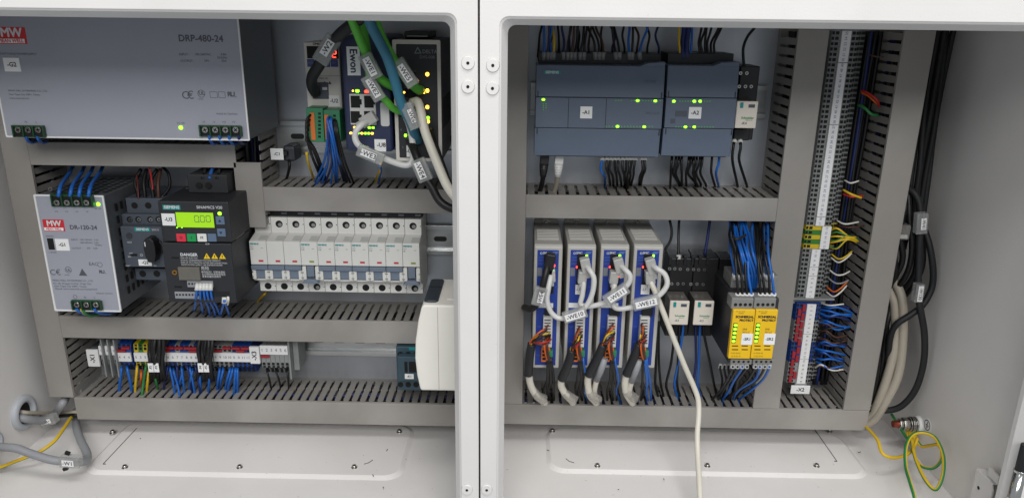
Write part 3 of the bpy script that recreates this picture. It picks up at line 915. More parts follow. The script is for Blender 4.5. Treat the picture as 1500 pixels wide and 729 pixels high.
# ---- cream housing on the side wall
mat('cream_plastic', (236, 233, 224), 0.42, var=0.02, bump=0.05)
mat('slate', (44, 52, 60), 0.4, var=0.06)
dv = Dev('plastic_housing', 'cream plastic housing with bowed front and slate insert, right of the breakers', 'housing', 617, 572, 165)
zt, zb = dv.l(640, 447, 165)[1], dv.l(640, 572, 165)[1]
xl = [dv.l(p, y, 165)[0] for p, y in ((617.5, 449), (612.5, 470), (608.5, 500), (608, 525), (611, 550), (615.5, 570))]
zs = [dv.l(612, y, 165)[1] for y in (449, 470, 500, 525, 550, 570)]
xr = -4.5 - dv.x
pts = [(xl[0] + 2.5, zt)] + list(zip(xl, zs)) + [(xl[-1] + 1.5, zb), (xr, zb), (xr, zt)]
MB().prism(pts, 'd', 90, 165, smooth=False).build('shell', 'cream_plastic', dv.e, 2.0, 3)
sx = dv.l(642, 510, 165)[0]
MB().box(sx - 0.25, sx + 0.25, 164.9, 165.12, zb + 2, zt - 2).build('seam', 'cream_dull', dv.e)
MB().prism(loop(xl[0] + 1.2, xl[0] + 15, 96, 158, 4, 5), 'z', zt - 1, zt + 2.2).build('slate_insert', 'slate', dv.e, 0.8)
MB().box(xl[0] + 1.1, xl[0] + 15.1, 120, 121, zt + 2.1, zt + 2.35).build('insert_groove', 'hole', dv.e)
MB().box(xl[0] + 23, xr - 4, 100, 150, zt, zt + 0.7).build('lid', 'cream_plastic', dv.e, 0.4)
# ------------------------------------------------------------------ upper left: white module, blue router, black switch
mat('bone', (206, 202, 194), 0.45, var=0.03, bump=0.06)
mat('router_blue', (38, 46, 78), 0.45, var=0.05, bump=0.08)
mat('key_blue', (54, 68, 128), 0.45, var=0.03)
mat('plug_green', (48, 122, 84), 0.45, var=0.05)
mat('orange', (210, 110, 44), 0.45, var=0.04)
mat('jack', (200, 200, 198), 0.4, var=0.03)
mat('switch_black', (36, 37, 42), 0.5, var=0.06, bump=0.06)
mat('clear_plug', (190, 190, 186), 0.25, var=0.04, alpha=0.75)

dv = Dev('servo_module', 'white module with small red display and green plugs', 'module', 448, 208, 72)
bd = dv.box('body', 449, 62, 500, 208.5, 8, 70, 'bone', bevel=1.2)
ds = dv.box('display', 449.5, 68, 495.5, 86, 69.8, 70.3, 'hole', bd)
m = MB()
seg(dv, m, 489.5, 79.5, 9, '2', 70.35, t=0.9)
m.build('display_digit', 'led_red', ds)
for k in range(4):
    dv.box('key', 449.8 + k * 11.5, 87, 460.2 + k * 11.5, 98.3, 70, 70.8, 'key_blue', bd, 0.3)
dv.text([('MODE', 455, 92.6, 2.2, 'CENTER'), ('SET', 489.5, 92.6, 2.2, 'CENTER')], 70.95, 'ink_dim', bd)
dv.text([('OMRON', 458, 64.9, 3.2, 'LEFT', 0, 0, 0.03), ('MAC ID', 467, 115, 2.8)], 70.15, 'ink', bd)
dv.led(455, 104, 70, w=1.6, h=2.2)
dv.box('seam', 449, 110.6, 500, 111.6, 69.9, 70.1, 'cream_dull', bd)
for x in (476, 483):
    a, c = dv.l(x, 121.5, 70)
    MB().prism([(a - 1.8, c - 1.5), (a + 1.8, c - 1.5), (a, c + 1.8)], 'd', 70, 70.15).build('warning_triangle', 'ink_grey', bd)
jk = dv.box('socket', 457, 121, 481, 145, 69.9, 71.2, 'dev_grey', bd, 0.4)
dv.box('socket_latch', 461, 124, 466, 142, 71, 72.6, 'jack', jk)
dv.box('socket_latch', 472, 128, 479, 132, 71, 72.6, 'jack', jk)
dv.tagplate(481.5, 140, 497.5, 156, 70.1, '-U2', 5)
for px0, px1, py0, oc, hc in ((449.5, 474, 158.5, 458, 468), (475, 498.5, 161.5, 479, 490)):
    g = dv.box('green_plug', px0, py0, px1, 208, 70, 92, 'plug_green', bevel=0.5)
    dv.box('release_strip', oc - 3, py0 + 7, oc + 3.2, 205, 91.8, 93, 'orange', g)
    for k in range(7):
        dv.box('wire_entry', hc - 2, py0 + 6.5 + k * 5.6, hc + 2, py0 + 9.8 + k * 5.6, 91.9, 92.15, 'hole', g)

dv = Dev('ethernet_router', 'dark blue ethernet router with white upright logo plate', 'router', 505, 222, 105)
DE = 104.0
dv.box('body', 502, 52, 573, 222.5, 10, DE, 'router_blue', bevel=4.0, seg=4)
lg = dv.box('logo_plate', 508.3, 68.5, 527.5, 110.7, DE, DE + 0.4, 'label')
lg.modifiers.clear()
dv.text([('Ewon', 517.8, 89.5, 10.5, 'CENTER', -90, 0, 0.02)], DE + 0.55, 'router_blue', lg)
dv.led(517, 133.2, DE, 'led_amber', 1.6, 1.6); dv.led(523.5, 133.4, DE, 'led_green', 3.8, 2.6); dv.led(537, 134.2, DE, 'led_red', 4.2, 2.8)
jb = dv.box('jack_block', 512.5, 138, 550.5, 183, DE - 1, DE + 1.2, 'jack', bevel=0.4)
for a, b in ((513.8, 139.5), (533.5, 139.5), (513.8, 162), (533.5, 162)):
    j = dv.box('port', a, b + 1, a + 13.5, b + 18.5, DE + 1.1, DE + 1.4, 'hole', jb)
    dv.box('port_notch', a + 13.4, b + 6, a + 16, b + 14, DE + 1.1, DE + 1.35, 'hole', j)
x0, x1, z0, z1 = dv.rect(557.5, 150, 570.5, 185, DE)
MB().prism(loop(x0, x1, z0, z1, 2.2, 5), 'd', DE, DE + 1.0).build('blank_plate', 'jack', dv.e, 0.3)
for x, y, c in ((541, 187.2, 'led_green'), (546.5, 187.2, 'led_green'), (519.5, 186.6, 'led_amber'), (514, 195, 'led_amber'), (524.5, 195.2, 'led_green'), (530, 195.3, 'led_amber'), (535.3, 195.4, 'led_green'), (540, 195.4, 'led_green'), (545.3, 195.5, 'led_amber')):
    dv.led(x, y, DE, c, 2.6, 2.0)
dv.tagplate(548.7, 204.2, 565.3, 222, DE, '-U8', 5.4, off=(1.5, -0.5))

dv = Dev('ethernet_switch', 'black ethernet switch in a pale frame with amber lights', 'network switch', 580, 236, 105)
dv.box('body', 577.5, 58.5, 646.5, 236, 10, DE - 1.5, 'switch_black', bevel=1.0)
x0, x1, z0, z1 = dv.rect(577.5, 58.5, 646.5, 236, DE)
MB().ring(loop(x0, x1, z0, z1, 1.2, 3), loop(x0 + 3.4, x1 - 3.4, z0 + 3.0, z1 - 4.0, 0.8, 3), DE - 1.5, DE + 0.6).build('frame', 'bone', dv.e, 0.3)
dv.box('face', 581, 63, 642.5, 233, DE - 1.6, DE - 0.9, 'switch_black')
dv.box('top_latch', 592, 46, 629, 57, 30, 88, 'switch_black', bevel=1.5)
dv.box('latch_edge', 596, 52.5, 626, 54, 88, 88.4, 'foil')
a, c = dv.l(612, 74, DE - 0.9)
MB().ring([(a - 3.6, c - 3), (a + 3.6, c - 3), (a, c + 3.4)], [(a - 2.1, c - 2.1), (a + 2.1, c - 2.1), (a, c + 1.6)], DE - 0.9, DE - 0.75).build('triangle_logo', 'ink_dim', dv.e)
dv.text([('DELTA', 618.5, 76, 5, 'LEFT', 0, 0, 0.02), ('DVS-008', 614.5, 84, 4.2)], DE - 0.75, 'ink_dim')
m = MB()
for x, y in ((626, 109), (626, 133), (592, 135.5), (626, 157), (627, 178)):
    big = x > 600
    dv.led(x, y, DE - 0.8, 'led_amber', 3.2 if big else 2, 3.6 if big else 1.8)
    if big and y > 120:
        dv.led(x - 4.5, y + 3, DE - 0.8, 'led_amber', 1.2, 2.0)
dv.led(627, 172.5, DE - 0.8, 'led_green', 3.0, 2.6)
dv.led(594, 198.5, DE - 0.8, 'led_green', 2.4, 3.0)
for k, (x, y) in enumerate(((601, 112), (601, 136), (603, 160), (604, 183), (606, 206))):
    p = dv.box('port', x - 8, y - 7, x + 8, y + 7, DE - 1.0, DE - 0.7, 'hole')
    dv.box('port_rim', x - 8.5, y - 8, x + 8.5, y - 7, DE - 1.0, DE - 0.5, 'dev_grey', p)
dv.text([('2', 587, 150, 3), ('3', 587.5, 173, 3), ('4', 586, 190.5, 3.6), ('5', 589, 216, 3)], DE - 0.75, 'ink_dim')
dv.tagplate(595.5, 213, 606, 230, DE - 0.6, '-U9', 4.4, ang=0)
x1 = dv.rect(577.5, 58.5, 646.5, 236, DE - 1.5)[1]
for k in range(8):
    MB().box(x1 - 0.1, x1 + 0.15, 18 + k * 9, 23 + k * 9, 30, 60).build('side_vent', 'hole', dv.e)

dv = Dev('suppressor', 'small black suppressor with white tag beside the short upright duct', 'suppressor', 412, 240, 30)
dv.box('body', 414, 214, 432, 237, 8, 34, 'dev_dark', bevel=3)
dv.tagplate(396.5, 217.5, 415, 234, 40, '-C1', 4.4)
dv.box('tag_arm', 404, 222, 420, 228, 30, 40, 'black')

# ------------------------------------------------------------------ terminal strips
mat('tb_grey', (134, 136, 136), 0.5, var=0.05)
mat('tb_blue', (26, 66, 140), 0.5, var=0.05)
mat('tb_yellow', (196, 172, 30), 0.5, var=0.05)
mat('tb_green', (48, 118, 44), 0.5, var=0.05)
mat('jumper', (150, 34, 44), 0.45, var=0.05)
mat('strip_white', (224, 224, 224), 0.5, var=0.02)

def tb_profile(inner):
    """outline in (d, u): u runs across the rail; stepped shoulders with wire entries"""
    return [(8, -24), (8, 24), (26, 27), (31, 25), (35, 15), (43, 13.5), (44, 6), (44, -6), (43, -13.5), (35, -15), (31, -25), (26, -27)]
TBM = {}
def tb_mesh(pitch, m, holes=True):
    k = (round(pitch, 2), m)
    if k not in TBM:
        b = MB().prism(tb_profile(0), 'x', 0.18, pitch - 0.18).mesh('terminal_block', m)
        h = MB()
        p = pitch
        for sg in (-1, 1):
            for u, d, s in ((8.2, 43.6, 1.7), (12.0, 43.1, 1.2), (17.2, 34.4, 1.9), (22.2, 32.6, 2.2)):
                h.box(p * 0.2, p * 0.8, d - 0.9, d + 0.35, sg * u - s, sg * u + s)
        TBM[k] = (b, h.mesh('wire_entry', 'hole'))
    return TBM[k]

def block(parent, pitch, pos, m, vertical):
    b, h = tb_mesh(pitch, m)
    o = link('terminal_block', b, parent)
    q = link('wire_entry', h, o)
    if vertical:
        o.location = (0, 0, pos * MM)
        o.rotation_euler = (0, R(-90), 0)           # thickness runs up, shoulders left and right
    else:
        o.location = (pos * MM, 0, 0)
    return o

# horizontal strips of the left enclosure
zX1 = P(270, 522, 46)[1]
def hx(px): return P(px, 522, 46)[0]
xs = hx(145)
t = thing('terminal_strip', 'numbered strip of grey, blue and yellow-green terminals on the lowest left rail', 'terminal strip', xs, 0, zX1)
PT = (hx(366.7) - hx(312.5)) / 8
def run(t, x_px, n, cols, nums, my=(516.3, 529), jum=None):
    x0 = hx(x_px) - xs
    for k in range(n):
        block(t, PT, x0 + k * PT, cols[k % len(cols)] if len(cols) < n else cols[k], False)
    a, b = P(x_px, my[1], 46)[1] - zX1, P(x_px, my[0], 46)[1] - zX1
    s = MB().box(x0 + 0.3, x0 + n * PT - 0.3, 44, 46.2, a, b).build('marker_strip', 'strip_white', t, 0.2)
    letter(s, [(c, x0 + (k + 0.5) * PT, (a + b) / 2, 4.4, 'CENTER') for k, c in enumerate(nums)], 46.35, 'ink_grey')
    for (k, l, row) in jum or []:
        zj = b + 2.2 + row * 3.6
        MB().box(x0 + k * PT + 0.6, x0 + (k + l) * PT - 0.6, 40, 46.5, zj - 1.4, zj + 1.4).build('jumper', 'jumper', t, 0.3)
for k in range(3):
    x0 = hx(146 + 9.2 * k) - xs
    block(t, PT, x0, 'tb_grey', False)
    s = MB().box(x0 + 0.2, x0 + PT - 0.2, 44, 46.2, P(150, 519.5, 46)[1] - zX1, P(150, 506.5, 46)[1] - zX1).build('marker_strip', 'strip_white', t, 0.2)
    letter(s, [(str((1, 2, 3)[k]), x0 + PT / 2, P(150, 513, 46)[1] - zX1, 3.6, 'CENTER')], 46.35, 'ink_grey')
    MB().box(x0 + PT + 0.1, x0 + PT + 1.7, 10, 50, -26, 22).build('lever_plate', 'tb_grey', t, 0.4)
run(t, 172, 3, ['tb_blue'], '444', jum=[(0, 2, 0), (1, 2, 1)])
run(t, 196, 3, ['tb_yellow', 'tb_green', 'tb_yellow'], '555')
run(t, 218, 4, ['tb_grey'], '    ')
run(t, 243, 7, ['tb_blue', 'tb_blue', 'tb_grey'], '6677888', jum=[(0, 2, 1), (2, 2, 1), (4, 3, 1), (0, 1, 0), (5, 2, 0)])
run(t, 291, 3, ['tb_grey'], '   ')
run(t, 312.5, 8, ['tb_grey'] * 4 + ['tb_blue'] * 4, ['9', '9', '10', '10', '0', '0', '11', '11'], jum=[(0, 2, 0), (2, 2, 1), (4, 2, 1), (6, 2, 1), (5, 2, 0)])
pl = MB().box(hx(127.8) - xs, hx(145) - xs, 44, 47, P(136, 536.5, 47)[1] - zX1, P(136, 512, 47)[1] - zX1).build('name_plate', 'strip_white', t, 0.4)
letter(pl, [('-X1', (hx(127.8) + hx(145)) / 2 - xs, P(136, 524.3, 47)[1] - zX1, 7.6, 'CENTER', 90, 0, 0.02)], 47.2, 'ink')
MB().box(hx(133) - xs, hx(143) - xs, 8, 44, -16, 10).build('end_bracket', 'dev_dark', t, 0.6)

xs3 = hx(367)
t3 = thing('terminal_strip', 'short strip of six grey terminals numbered one to six', 'terminal strip', xs3, 0, zX1)
x0 = hx(381.5) - xs3
for k in range(6):
    block(t3, PT, x0 + k * PT, 'tb_grey', False)
a, b = P(400, 519, 46)[1] - zX1, P(400, 506, 46)[1] - zX1
s = MB().box(x0 + 0.2, x0 + 6 * PT - 0.2, 44, 46.2, a, b).build('marker_strip', 'strip_white', t3, 0.2)
letter(s, [(c, x0 + (k + 0.5) * PT, (a + b) / 2, 5.4, 'CENTER') for k, c in enumerate('123456')], 46.35, 'ink_grey')
MB().box(x0 + 0.5, x0 + 2 * PT - 0.6, 40, 46.4, a - 4.2, a - 1.2).build('jumper', 'jumper', t3, 0.3)
MB().box(x0 + 6 * PT + 0.1, x0 + 6 * PT + 2.2, 8, 46, -27, 27).build('end_plate', 'tb_grey', t3, 0.4)
MB().box(x0 + 6 * PT + 2.4, x0 + 6 * PT + 9, 8, 36, -20, 20).build('end_bracket', 'tb_grey', t3, 0.8)
pl = MB().box(0, hx(381) - xs3, 44, 48, P(374, 532.5, 48)[1] - zX1, P(374, 508, 48)[1] - zX1).build('name_plate', 'strip_white', t3, 0.4)
letter(pl, [('-X3', (hx(381) - xs3) / 2, P(374, 520.5, 48)[1] - zX1, 7.6, 'CENTER', 90, 0, 0.02)], 48.2, 'ink')

# black shrouded wire bundles with twin slips on the strip
for (pa, pb, lab, tx) in ((229, 217, 'left black shrouded wire bundle hanging over the numbered strip', ('-F2', '-F3')), (301, 290, 'right black shrouded wire bundle hanging over the numbered strip', ('-F4', '-F5'))):
    tb = Dev('wire_bundle', lab, 'wire bundle', pa, 545, 50)
    rnd = random.Random(pa)
    for k in range(7):
        ox = (k - 3) * 3.4
        pts = [(pa + ox * 0.9 + 2, 492, 56), (pa + ox + rnd.uniform(-2, 2), 512, 58 + rnd.uniform(-3, 4)), (pa + ox * 0.8 + rnd.uniform(-2, 2), 532, 56 + rnd.uniform(-3, 4)), (pa + ox + rnd.uniform(-3, 3), 556, 44)]
        w = [(x - tb.x, d, z - tb.z) for x, d, z in smooth_path(world_pts(pts), 6)]
        MB().tube(w, 2.4, 8).build('sheathed_wire', 'black_wire', tb.e)
    for k in range(2):
        p = tb.box('slip', pb + k * 8.2, 531.8, pb + 7.4 + k * 8.2, 544.6, 61, 61.6, 'label')
        tb.text([(tx[k], pb + 3.7 + k * 8.2, 538.2, 4, 'CENTER', 90, 0, 0.02)], 61.75, 'ink', p)

# vertical strips of the right enclosure
cx2 = P(1213, 240, 45)[0]
zlow = P(1183, 436, 45)[1]
t = thing('terminal_strip', 'tall upright strip of grey terminals with a yellow-green section', 'terminal strip', cx2, 0, zlow)
P2 = 5.2
ntop = int((478 - zlow) / P2)
zpe0 = P(1195, 362.5, 45)[1] - zlow
npe = int(round(zpe0 / P2))
for k in range(ntop):
    pe = npe <= k < npe + 5
    block(t, P2, k * P2, ('tb_yellow' if k % 2 else 'tb_green') if pe else 'tb_grey', True)
MB().box(-25, 28, 8, 46, -2.4, -0.3).build('end_plate', 'tb_grey', t, 0.4)
MB().box(-22, 22, 8, 38, -10, -2.6).build('end_bracket', 'tb_grey', t, 0.8)
mk = lambda z0, z1, x0, x1: MB().box(x0, x1, 44, 46.4, z0 + 0.3, z1 - 0.3).build('marker_strip', 'strip_white', t, 0.2)
mat('ink_blue', (70, 84, 140), 0.6, var=0)
rnd = random.Random(5)
def numbers(parent, k0, k1, xc, start, d, size=3.6, m='ink_blue'):
    letter(parent, [(str(start + (k - k0)), xc, (k + 0.5) * P2, size, 'CENTER', 90) for k in range(k0, k1)], d, m)
segs = [(0, 3), (3, 4), (4, 6), (6, npe), (npe + 5, npe + 8)]
k = npe + 5
segs = [(0, 5), (5, 7), (7, npe)] + [(k, k + 2)] + [(k + 2, k + 21), (k + 21, k + 33), (k + 33, min(ntop, k + 45))]
for a, b in segs:
    b = min(b, ntop)
    if b > a:
        numbers(mk(a * P2, b * P2, -4.7, 4.7), a, b, 0, a + 1, 46.5)
numbers(mk(npe * P2, (npe + 5) * P2, 3.0, 13.0), npe, npe + 5, 8, 12, 46.5)

cx3 = P(1178.5, 500, 45)[0]
zl3 = P(1170, 561, 45)[1]
zt3 = P(1188, 441, 45)[1]
t = thing('terminal_strip', 'lower upright strip of blue and grey terminals with red jumpers', 'terminal strip', cx3, 0, zl3)
n3 = int((zt3 - zl3) / P2)
q4 = n3 / 4
for k in range(n3):
    block(t, P2, k * P2, 'tb_blue' if int(k / q4) % 2 else 'tb_grey', True)
    if k % 2 == 0 and k + 1 < n3:
        for c in range(2):
            zc = k * P2 + (P2 if c else 0)
            if rnd.random() < 0.93 and zc + 2 * P2 - 0.5 <= n3 * P2 + 0.1:
                MB().box(-12.0 + c * 4.4, -8.4 + c * 4.4, 40, 45.6, zc + 0.9, zc + 2 * P2 - 1.3).build('jumper', 'jumper', t, 0.3)
for a, b in ((0, 6), (6, 12), (12, n3)):
    s = MB().box(-3.0, 7.0, 44, 46.4, a * P2 + 0.3, b * P2 - 0.3).build('marker_strip', 'strip_white', t, 0.2)
    letter(s, [(str(n3 - k), 2.0, (k + 0.5) * P2, 3.4, 'CENTER', 90) for k in range(a, b)], 46.55, 'ink_grey')
dv = Dev('name_plate', 'white plate reading minus X2 below the blue and grey terminals', 'name plate', 1158.5, 576.5, 48)
p = dv.box('plate', 1158.5, 564.5, 1186.5, 576.5, 46, 47.5, 'strip_white', bevel=0.4)
dv.text([('-X2', 1172.5, 570.5, 6.4, 'CENTER', 0, 0, 0.02)], 47.7, 'ink', p)
dv.box('plate_holder', 1164, 560, 1181, 575, 8, 46, 'tb_grey', bevel=0.8)
MB().box(-6, 6, 0.5, 7.8, -16, 0).build('rail_stub', 'rail', t)
zr0 = P(1170, 575, 8)[1]
tr = thing('mounting_rail', 'upright top-hat rail carrying both upright terminal strips', 'rail', (cx2 + cx3) / 2, 0, zr0)
MB().box(-17.5, 17.5, 6.2, 7.5, 0, 478 - zr0).box(-12.5, 12.5, 0.5, 6.2, 0, 478 - zr0).build('rail_profile', 'rail', tr)
# ------------------------------------------------------------------ controller, expansion module and relays of the right enclosure
mat('plc', (90, 102, 120), 0.5, var=0.04, bump=0.08)
mat('plc_seam', (28, 32, 40), 0.6, var=0)
mat('relay_cream', (220, 212, 200), 0.42, var=0.03)
mat('relay_top', (96, 92, 88), 0.3, var=0.05)
mat('sr_yellow', (232, 186, 22), 0.45, var=0.03)
mat('sr_grey', (128, 128, 126), 0.5, var=0.04)
DP = 81.0

def plc(label, a, b, txt, tagpx, leds, dims, seams, badge, bumpx):
    dv = Dev('controller', label, 'controller', a, 229, DP)
    bd = dv.box('body', a + 3, 99, b - 1, 226, 8, 60, 'black', bevel=0.8)
    # three front fields: hinged upper flap, fixed middle, hinged lower flap; flaps lean back a little at their free edges
    yt, y1, y2, yb = 96.5, 143.5, 188.5, 229
    x0, x1, _, _ = dv.rect(a, 143, b, 188, DP)
    z1, z2 = dv.l((a + b) / 2, y1, DP)[1], dv.l((a + b) / 2, y2, DP)[1]
    zt, zb = dv.l((a + b) / 2, yt, DP - 3)[1], dv.l((a + b) / 2, yb, DP - 3)[1]
    mid = MB().box(x0, x1, 50, DP, z2 + 0.3, z1 - 0.3).build('middle_panel', 'plc', dv.e, 0.5)
    n = 14 if bumpx else 2
    fu = MB().prism([(52, z1 + 0.4), (DP - 0.3, z1 + 0.4), (DP - 3, zt), (52, zt + 1)], 'x', x0, x1)
    if bumpx:
        xb = dv.l(bumpx, yt, DP)[0]
        fu.prism([(xb - 9, zt - 0.5), (xb, zt + 3.2), (x1, zt + 4.2), (x1, zt - 0.5)], 'd', 54, DP - 3.1)
    fu.build('upper_flap', 'plc', dv.e, 0.5)
    MB().prism([(52, z2 - 0.4), (DP - 0.3, z2 - 0.4), (DP - 3, zb), (52, zb)], 'x', x0 - 0.6, x1 - 0.6).build('lower_flap', 'plc', dv.e, 0.5)
    MB().box(x0 + 0.5, x1 - 0.5, 50, DP - 1.5, z1 - 0.5, z1 + 0.6).build('seam', 'plc_seam', dv.e)
    MB().box(x0 + 0.5, x1 - 0.5, 50, DP - 1.5, z2 - 0.6, z2 + 0.5).build('seam', 'plc_seam', dv.e)
    for px in seams:
        x = dv.l(px, 166, DP)[0]
        MB().box(x - 0.3, x + 0.3, DP - 0.3, DP + 0.06, z2 + 0.4, z1 - 0.4).build('seam', 'plc_seam', mid)
    for s in (0, 1):                                   # hinge notches at the flap corners
        xa = x0 + 1.6 if s == 0 else x1 - 2.4
        MB().box(xa, xa + 0.8, DP - 1.2, DP + 0.05, z1 + 0.5, z1 + 6).build('hinge_notch', 'plc_seam', dv.e)
        MB().box(xa, xa + 0.8, DP - 1.2, DP + 0.05, z2 - 6, z2 - 0.5).build('hinge_notch', 'plc_seam', dv.e)
    for px, py in leds:
        dv.led(px, py, DP, 'led_green', 3.0, 2.2, mid)
    for px, py in dims:
        dv.led(px, py, DP, 'led_dim', 1.0, 0.9, mid)
    dv.tagplate(*tagpx, DP, txt, 5)
    if badge:
        bg = dv.box('badge', 796.5, 103.6, 821, 108.8, DP - 2.6, DP - 1.8, 'teal')
        dv.text([('SIEMENS', 808.7, 106.2, 3.7, 'CENTER', 0, 0, 0.03)], DP - 1.7, 'ink_white', bg)
    # upper and lower clamp rows
    for nm, yy, z0_, z1_ in (('upper_clamps', 0, zt + 0.5, zt + 11), ('lower_clamps', 1, zb - 2, zb + 1)):
        MB().box(x0 + 2, x1 - 2, 20, 62 if yy == 0 else 70, z0_, z1_).build(nm, 'black', dv.e, 0.6)
    return dv
dm = [(r, 147.3) for r in (902, 906, 910)] + [(925 + 4.2 * k, 147.6) for k in range(11) if k not in (2, 8)] + [(888 + 4.5 * k, 185.3) for k in range(16) if k not in (4, 12)] + [(796, 152 + 3 * k) for k in range(4)] + [(800, 152 + 3 * k) for k in range(3)]
dv = plc('wide dark blue-grey controller on the upper right rail', 784.5, 970.5, '-A1', (850, 156.2, 867.5, 173.6), [(796, 146), (934, 147.6), (960, 148), (904.5, 185.3), (943.7, 185.8)], dm, (832.5, 887.5), True, 950)
dv.text([('S7-1200', 945, 120, 3.4), ('CPU 1215C', 946, 166, 3)], DP - 1.2 + 1.5, 'dev_grey')
dm = [(996 + 4 * k, 148.4) for k in range(12) if k not in (5, 7)] + [(990 + 4.2 * k, 186) for k in range(14) if k not in (3, 6)]
dv = plc('narrower dark blue-grey expansion module beside the wide controller', 974.5, 1077.5, '-A2', (1009, 157, 1027.3, 174), [(987, 148.5), (1017, 148.5), (1025.5, 148.5), (1004, 186), (1017, 186)], dm, (), False, 1058)
dv.box('chip_window', 989, 162.5, 1006.5, 171, DP, DP + 0.1, 'dev_grey')
dv.box('chip_window', 982, 174, 989, 181, DP, DP + 0.1, 'dev_grey')

def relay(label, px0, py0, px1, py1, d, txt, tagpos, sock, scr, sock_lo, dback):
    dv = Dev('plug_in_relay', label, 'relay', px0, py1, d, 'plug-in relays with cream faces')
    f = dv.box('relay_face', px0, py0, px1, py1, d - 3, d, 'relay_cream', bevel=0.8)
    dv.box('relay_body', px0, py0, px1, py1, dback, d - 3, 'relay_top', grow=(-0.4, -0.4, -0.4, -0.4), bevel=0.5)
    w, h = px1 - px0, py1 - py0
    dv.box('test_button', px0 + w * 0.22, py0 + h * 0.05, px0 + w * 0.36, py0 + h * 0.25, d, d + 1.2, 'teal', f, 0.3)
    dv.box('flag_window', px0 + w * 0.6, py0 + h * 0.12, px0 + w * 0.9, py0 + h * 0.24, d, d + 0.3, 'dev_grey', f)
    dv.text([('Schneider', px0 + w * 0.55, py0 + h * 0.62, h * 0.085, 'CENTER', 0, 0, 0.03), ('Electric', px0 + w * 0.62, py0 + h * 0.7, h * 0.06, 'CENTER')], d + 0.12, 'green_ink', f)
    dv.text([(txt, px0 + w * 0.38, py0 + h * 0.82, h * 0.1, 'CENTER', 0, 0, 0.015)], d + 0.12, 'ink_grey', f)
    so = dv.box('socket', *sock, 8, dback - 2, 'black', bevel=1.0)
    for k, (x, y) in enumerate(scr):
        dv.screw(x, y, 1.9, dback - 1.5, 'steel', so, 30 * k)
    if sock_lo:
        dv.box('socket', *sock_lo, 8, dback + 4, 'black', bevel=1.0)
    return dv
relay('cream plug-in relay at the right end of the controller row', 1078, 148.5, 1109, 188, 78, '-K4', None, (1080, 97, 1108, 205), [(1085, 107.5), (1094, 107.5), (1083, 127), (1092, 127), (1100.5, 127)], (1075, 189, 1098, 206), 48)
relay('left one of two cream plug-in relays beside the servo drives', 980.5, 440.8, 1009, 475.5, 80, '-K2', None, (978, 378, 1012, 492), [(981, 393.5), (988.5, 393.5), (996.5, 394), (984, 415.5), (993, 415.5), (1001, 415.5)], None, 46)
relay('right one of two cream plug-in relays beside the servo drives', 1016.5, 440.8, 1045, 476, 80, '-K3', None, (1012.5, 378, 1048, 492), [(1007.5, 394.5), (1016, 394.5), (1023.5, 395), (1032, 395), (1012, 416), (1021, 416), (1030, 416.5)], None, 46)
dv = Dev('black_socket', 'black relay socket behind the two cream plug-in relays', 'relay socket', 1050, 492, 30)
dv.box('body', 1049, 378, 1068, 492, 8, 34, 'black', bevel=1)
for k in range(6):
    dv.box('rib', 980 + k * 11, 376, 984 + k * 11, 388, 36, 46, 'black', bevel=0.4)

def safety(label, a, b, txt):
    dv = Dev('safety_relay', label, 'safety relay', a, 530, 128, 'yellow safety relays side by side')
    w = b - a
    S = 126.0
    dv.box('case', a + 0.3, 437, b - 0.3, 531, 10, S - 4, 'dev_black', bevel=0.6)
    fc = dv.box('front_plate', a, 453.5, b - 0.4, 525, S - 6, S, 'sr_yellow', bevel=0.6)
    up = dv.box('upper_terminal', a + 1, 436.5, b + 0.6, 452.5, S - 20, S - 3, 'sr_grey', bevel=0.8)
    lo = dv.box('lower_terminal', a - 0.5, 526, b - 1.5, 533.5, S - 20, S - 3, 'sr_grey', bevel=0.8)
    for k in range(4):
        dv.disc('terminal_screw', a + w * (0.17 + 0.22 * k) + 1.5, 446, 1.7, S - 3.1, 0.3, 'hole', up, 12)
        dv.disc('terminal_screw', a + w * (0.17 + 0.22 * k) - 1, 529.5, 1.3, S - 3.1, 0.3, 'hole', lo, 12)
    bk = dv.box('rear_terminal', a + 0.5, 404, b + 4, 422, 60, 92, 'sr_grey', bevel=0.8)
    s_ = 0.137
    X = lambda px, py: px - (py - 489) * s_
    dv.text([('SCHMERSAL', X(a + w * 0.52, 463.5), 464, 3.6, 'CENTER', 0, 0, 0.05), ('PROTECT', X(a + w * 0.62, 468.5), 469, 3.4, 'CENTER', 0, 0, 0.05),
             ('SRB', X(a + w * 0.5, 482), 482, 3.0), ('301LC', X(a + w * 0.5, 486), 486.4, 3.0), ('24VDC', X(a + w * 0.22, 459), 458.6, 2), ('A1 S11 S12', X(a + w * 0.1, 455), 455.8, 2), ('13 23 33 41', X(a + w * 0.14, 521), 521.4, 2.2), ('14 24 34 42', X(a + w * 0.1, 516), 516.8, 2.2)], S + 0.12, 'ink', fc)
    st = dv.box('light_strip', X(a + w * 0.12, 488) - 1.6, 473, X(a + w * 0.12, 488) + 4.4, 502, S, S + 0.25, 'term_green', fc)
    for k in range(5):
        dv.led(X(a + w * 0.12, 476 + 5.8 * k) + 1.4, 476 + 5.8 * k, S + 0.3, 'led_green', 3.0, 2.4, st)
    for i in range(2):
        for k in range(2):
            dv.box('slot', X(a + w * (0.12 + 0.44 * i), 506) , 505.6 + k * 5.4, X(a + w * (0.4 + 0.44 * i), 506), 507 + k * 5.4, S - 0.1, S + 0.1, 'hole', fc)
    dv.tagplate(a + w * 0.48, 488.5, a + w * 0.98, 504.5, S, txt, 4.0)
    return dv
safety('left yellow safety relay of the pair', 1070.5, 1103, '-SR1')
safety('right yellow safety relay of the pair', 1103.5, 1136, '-SR2')

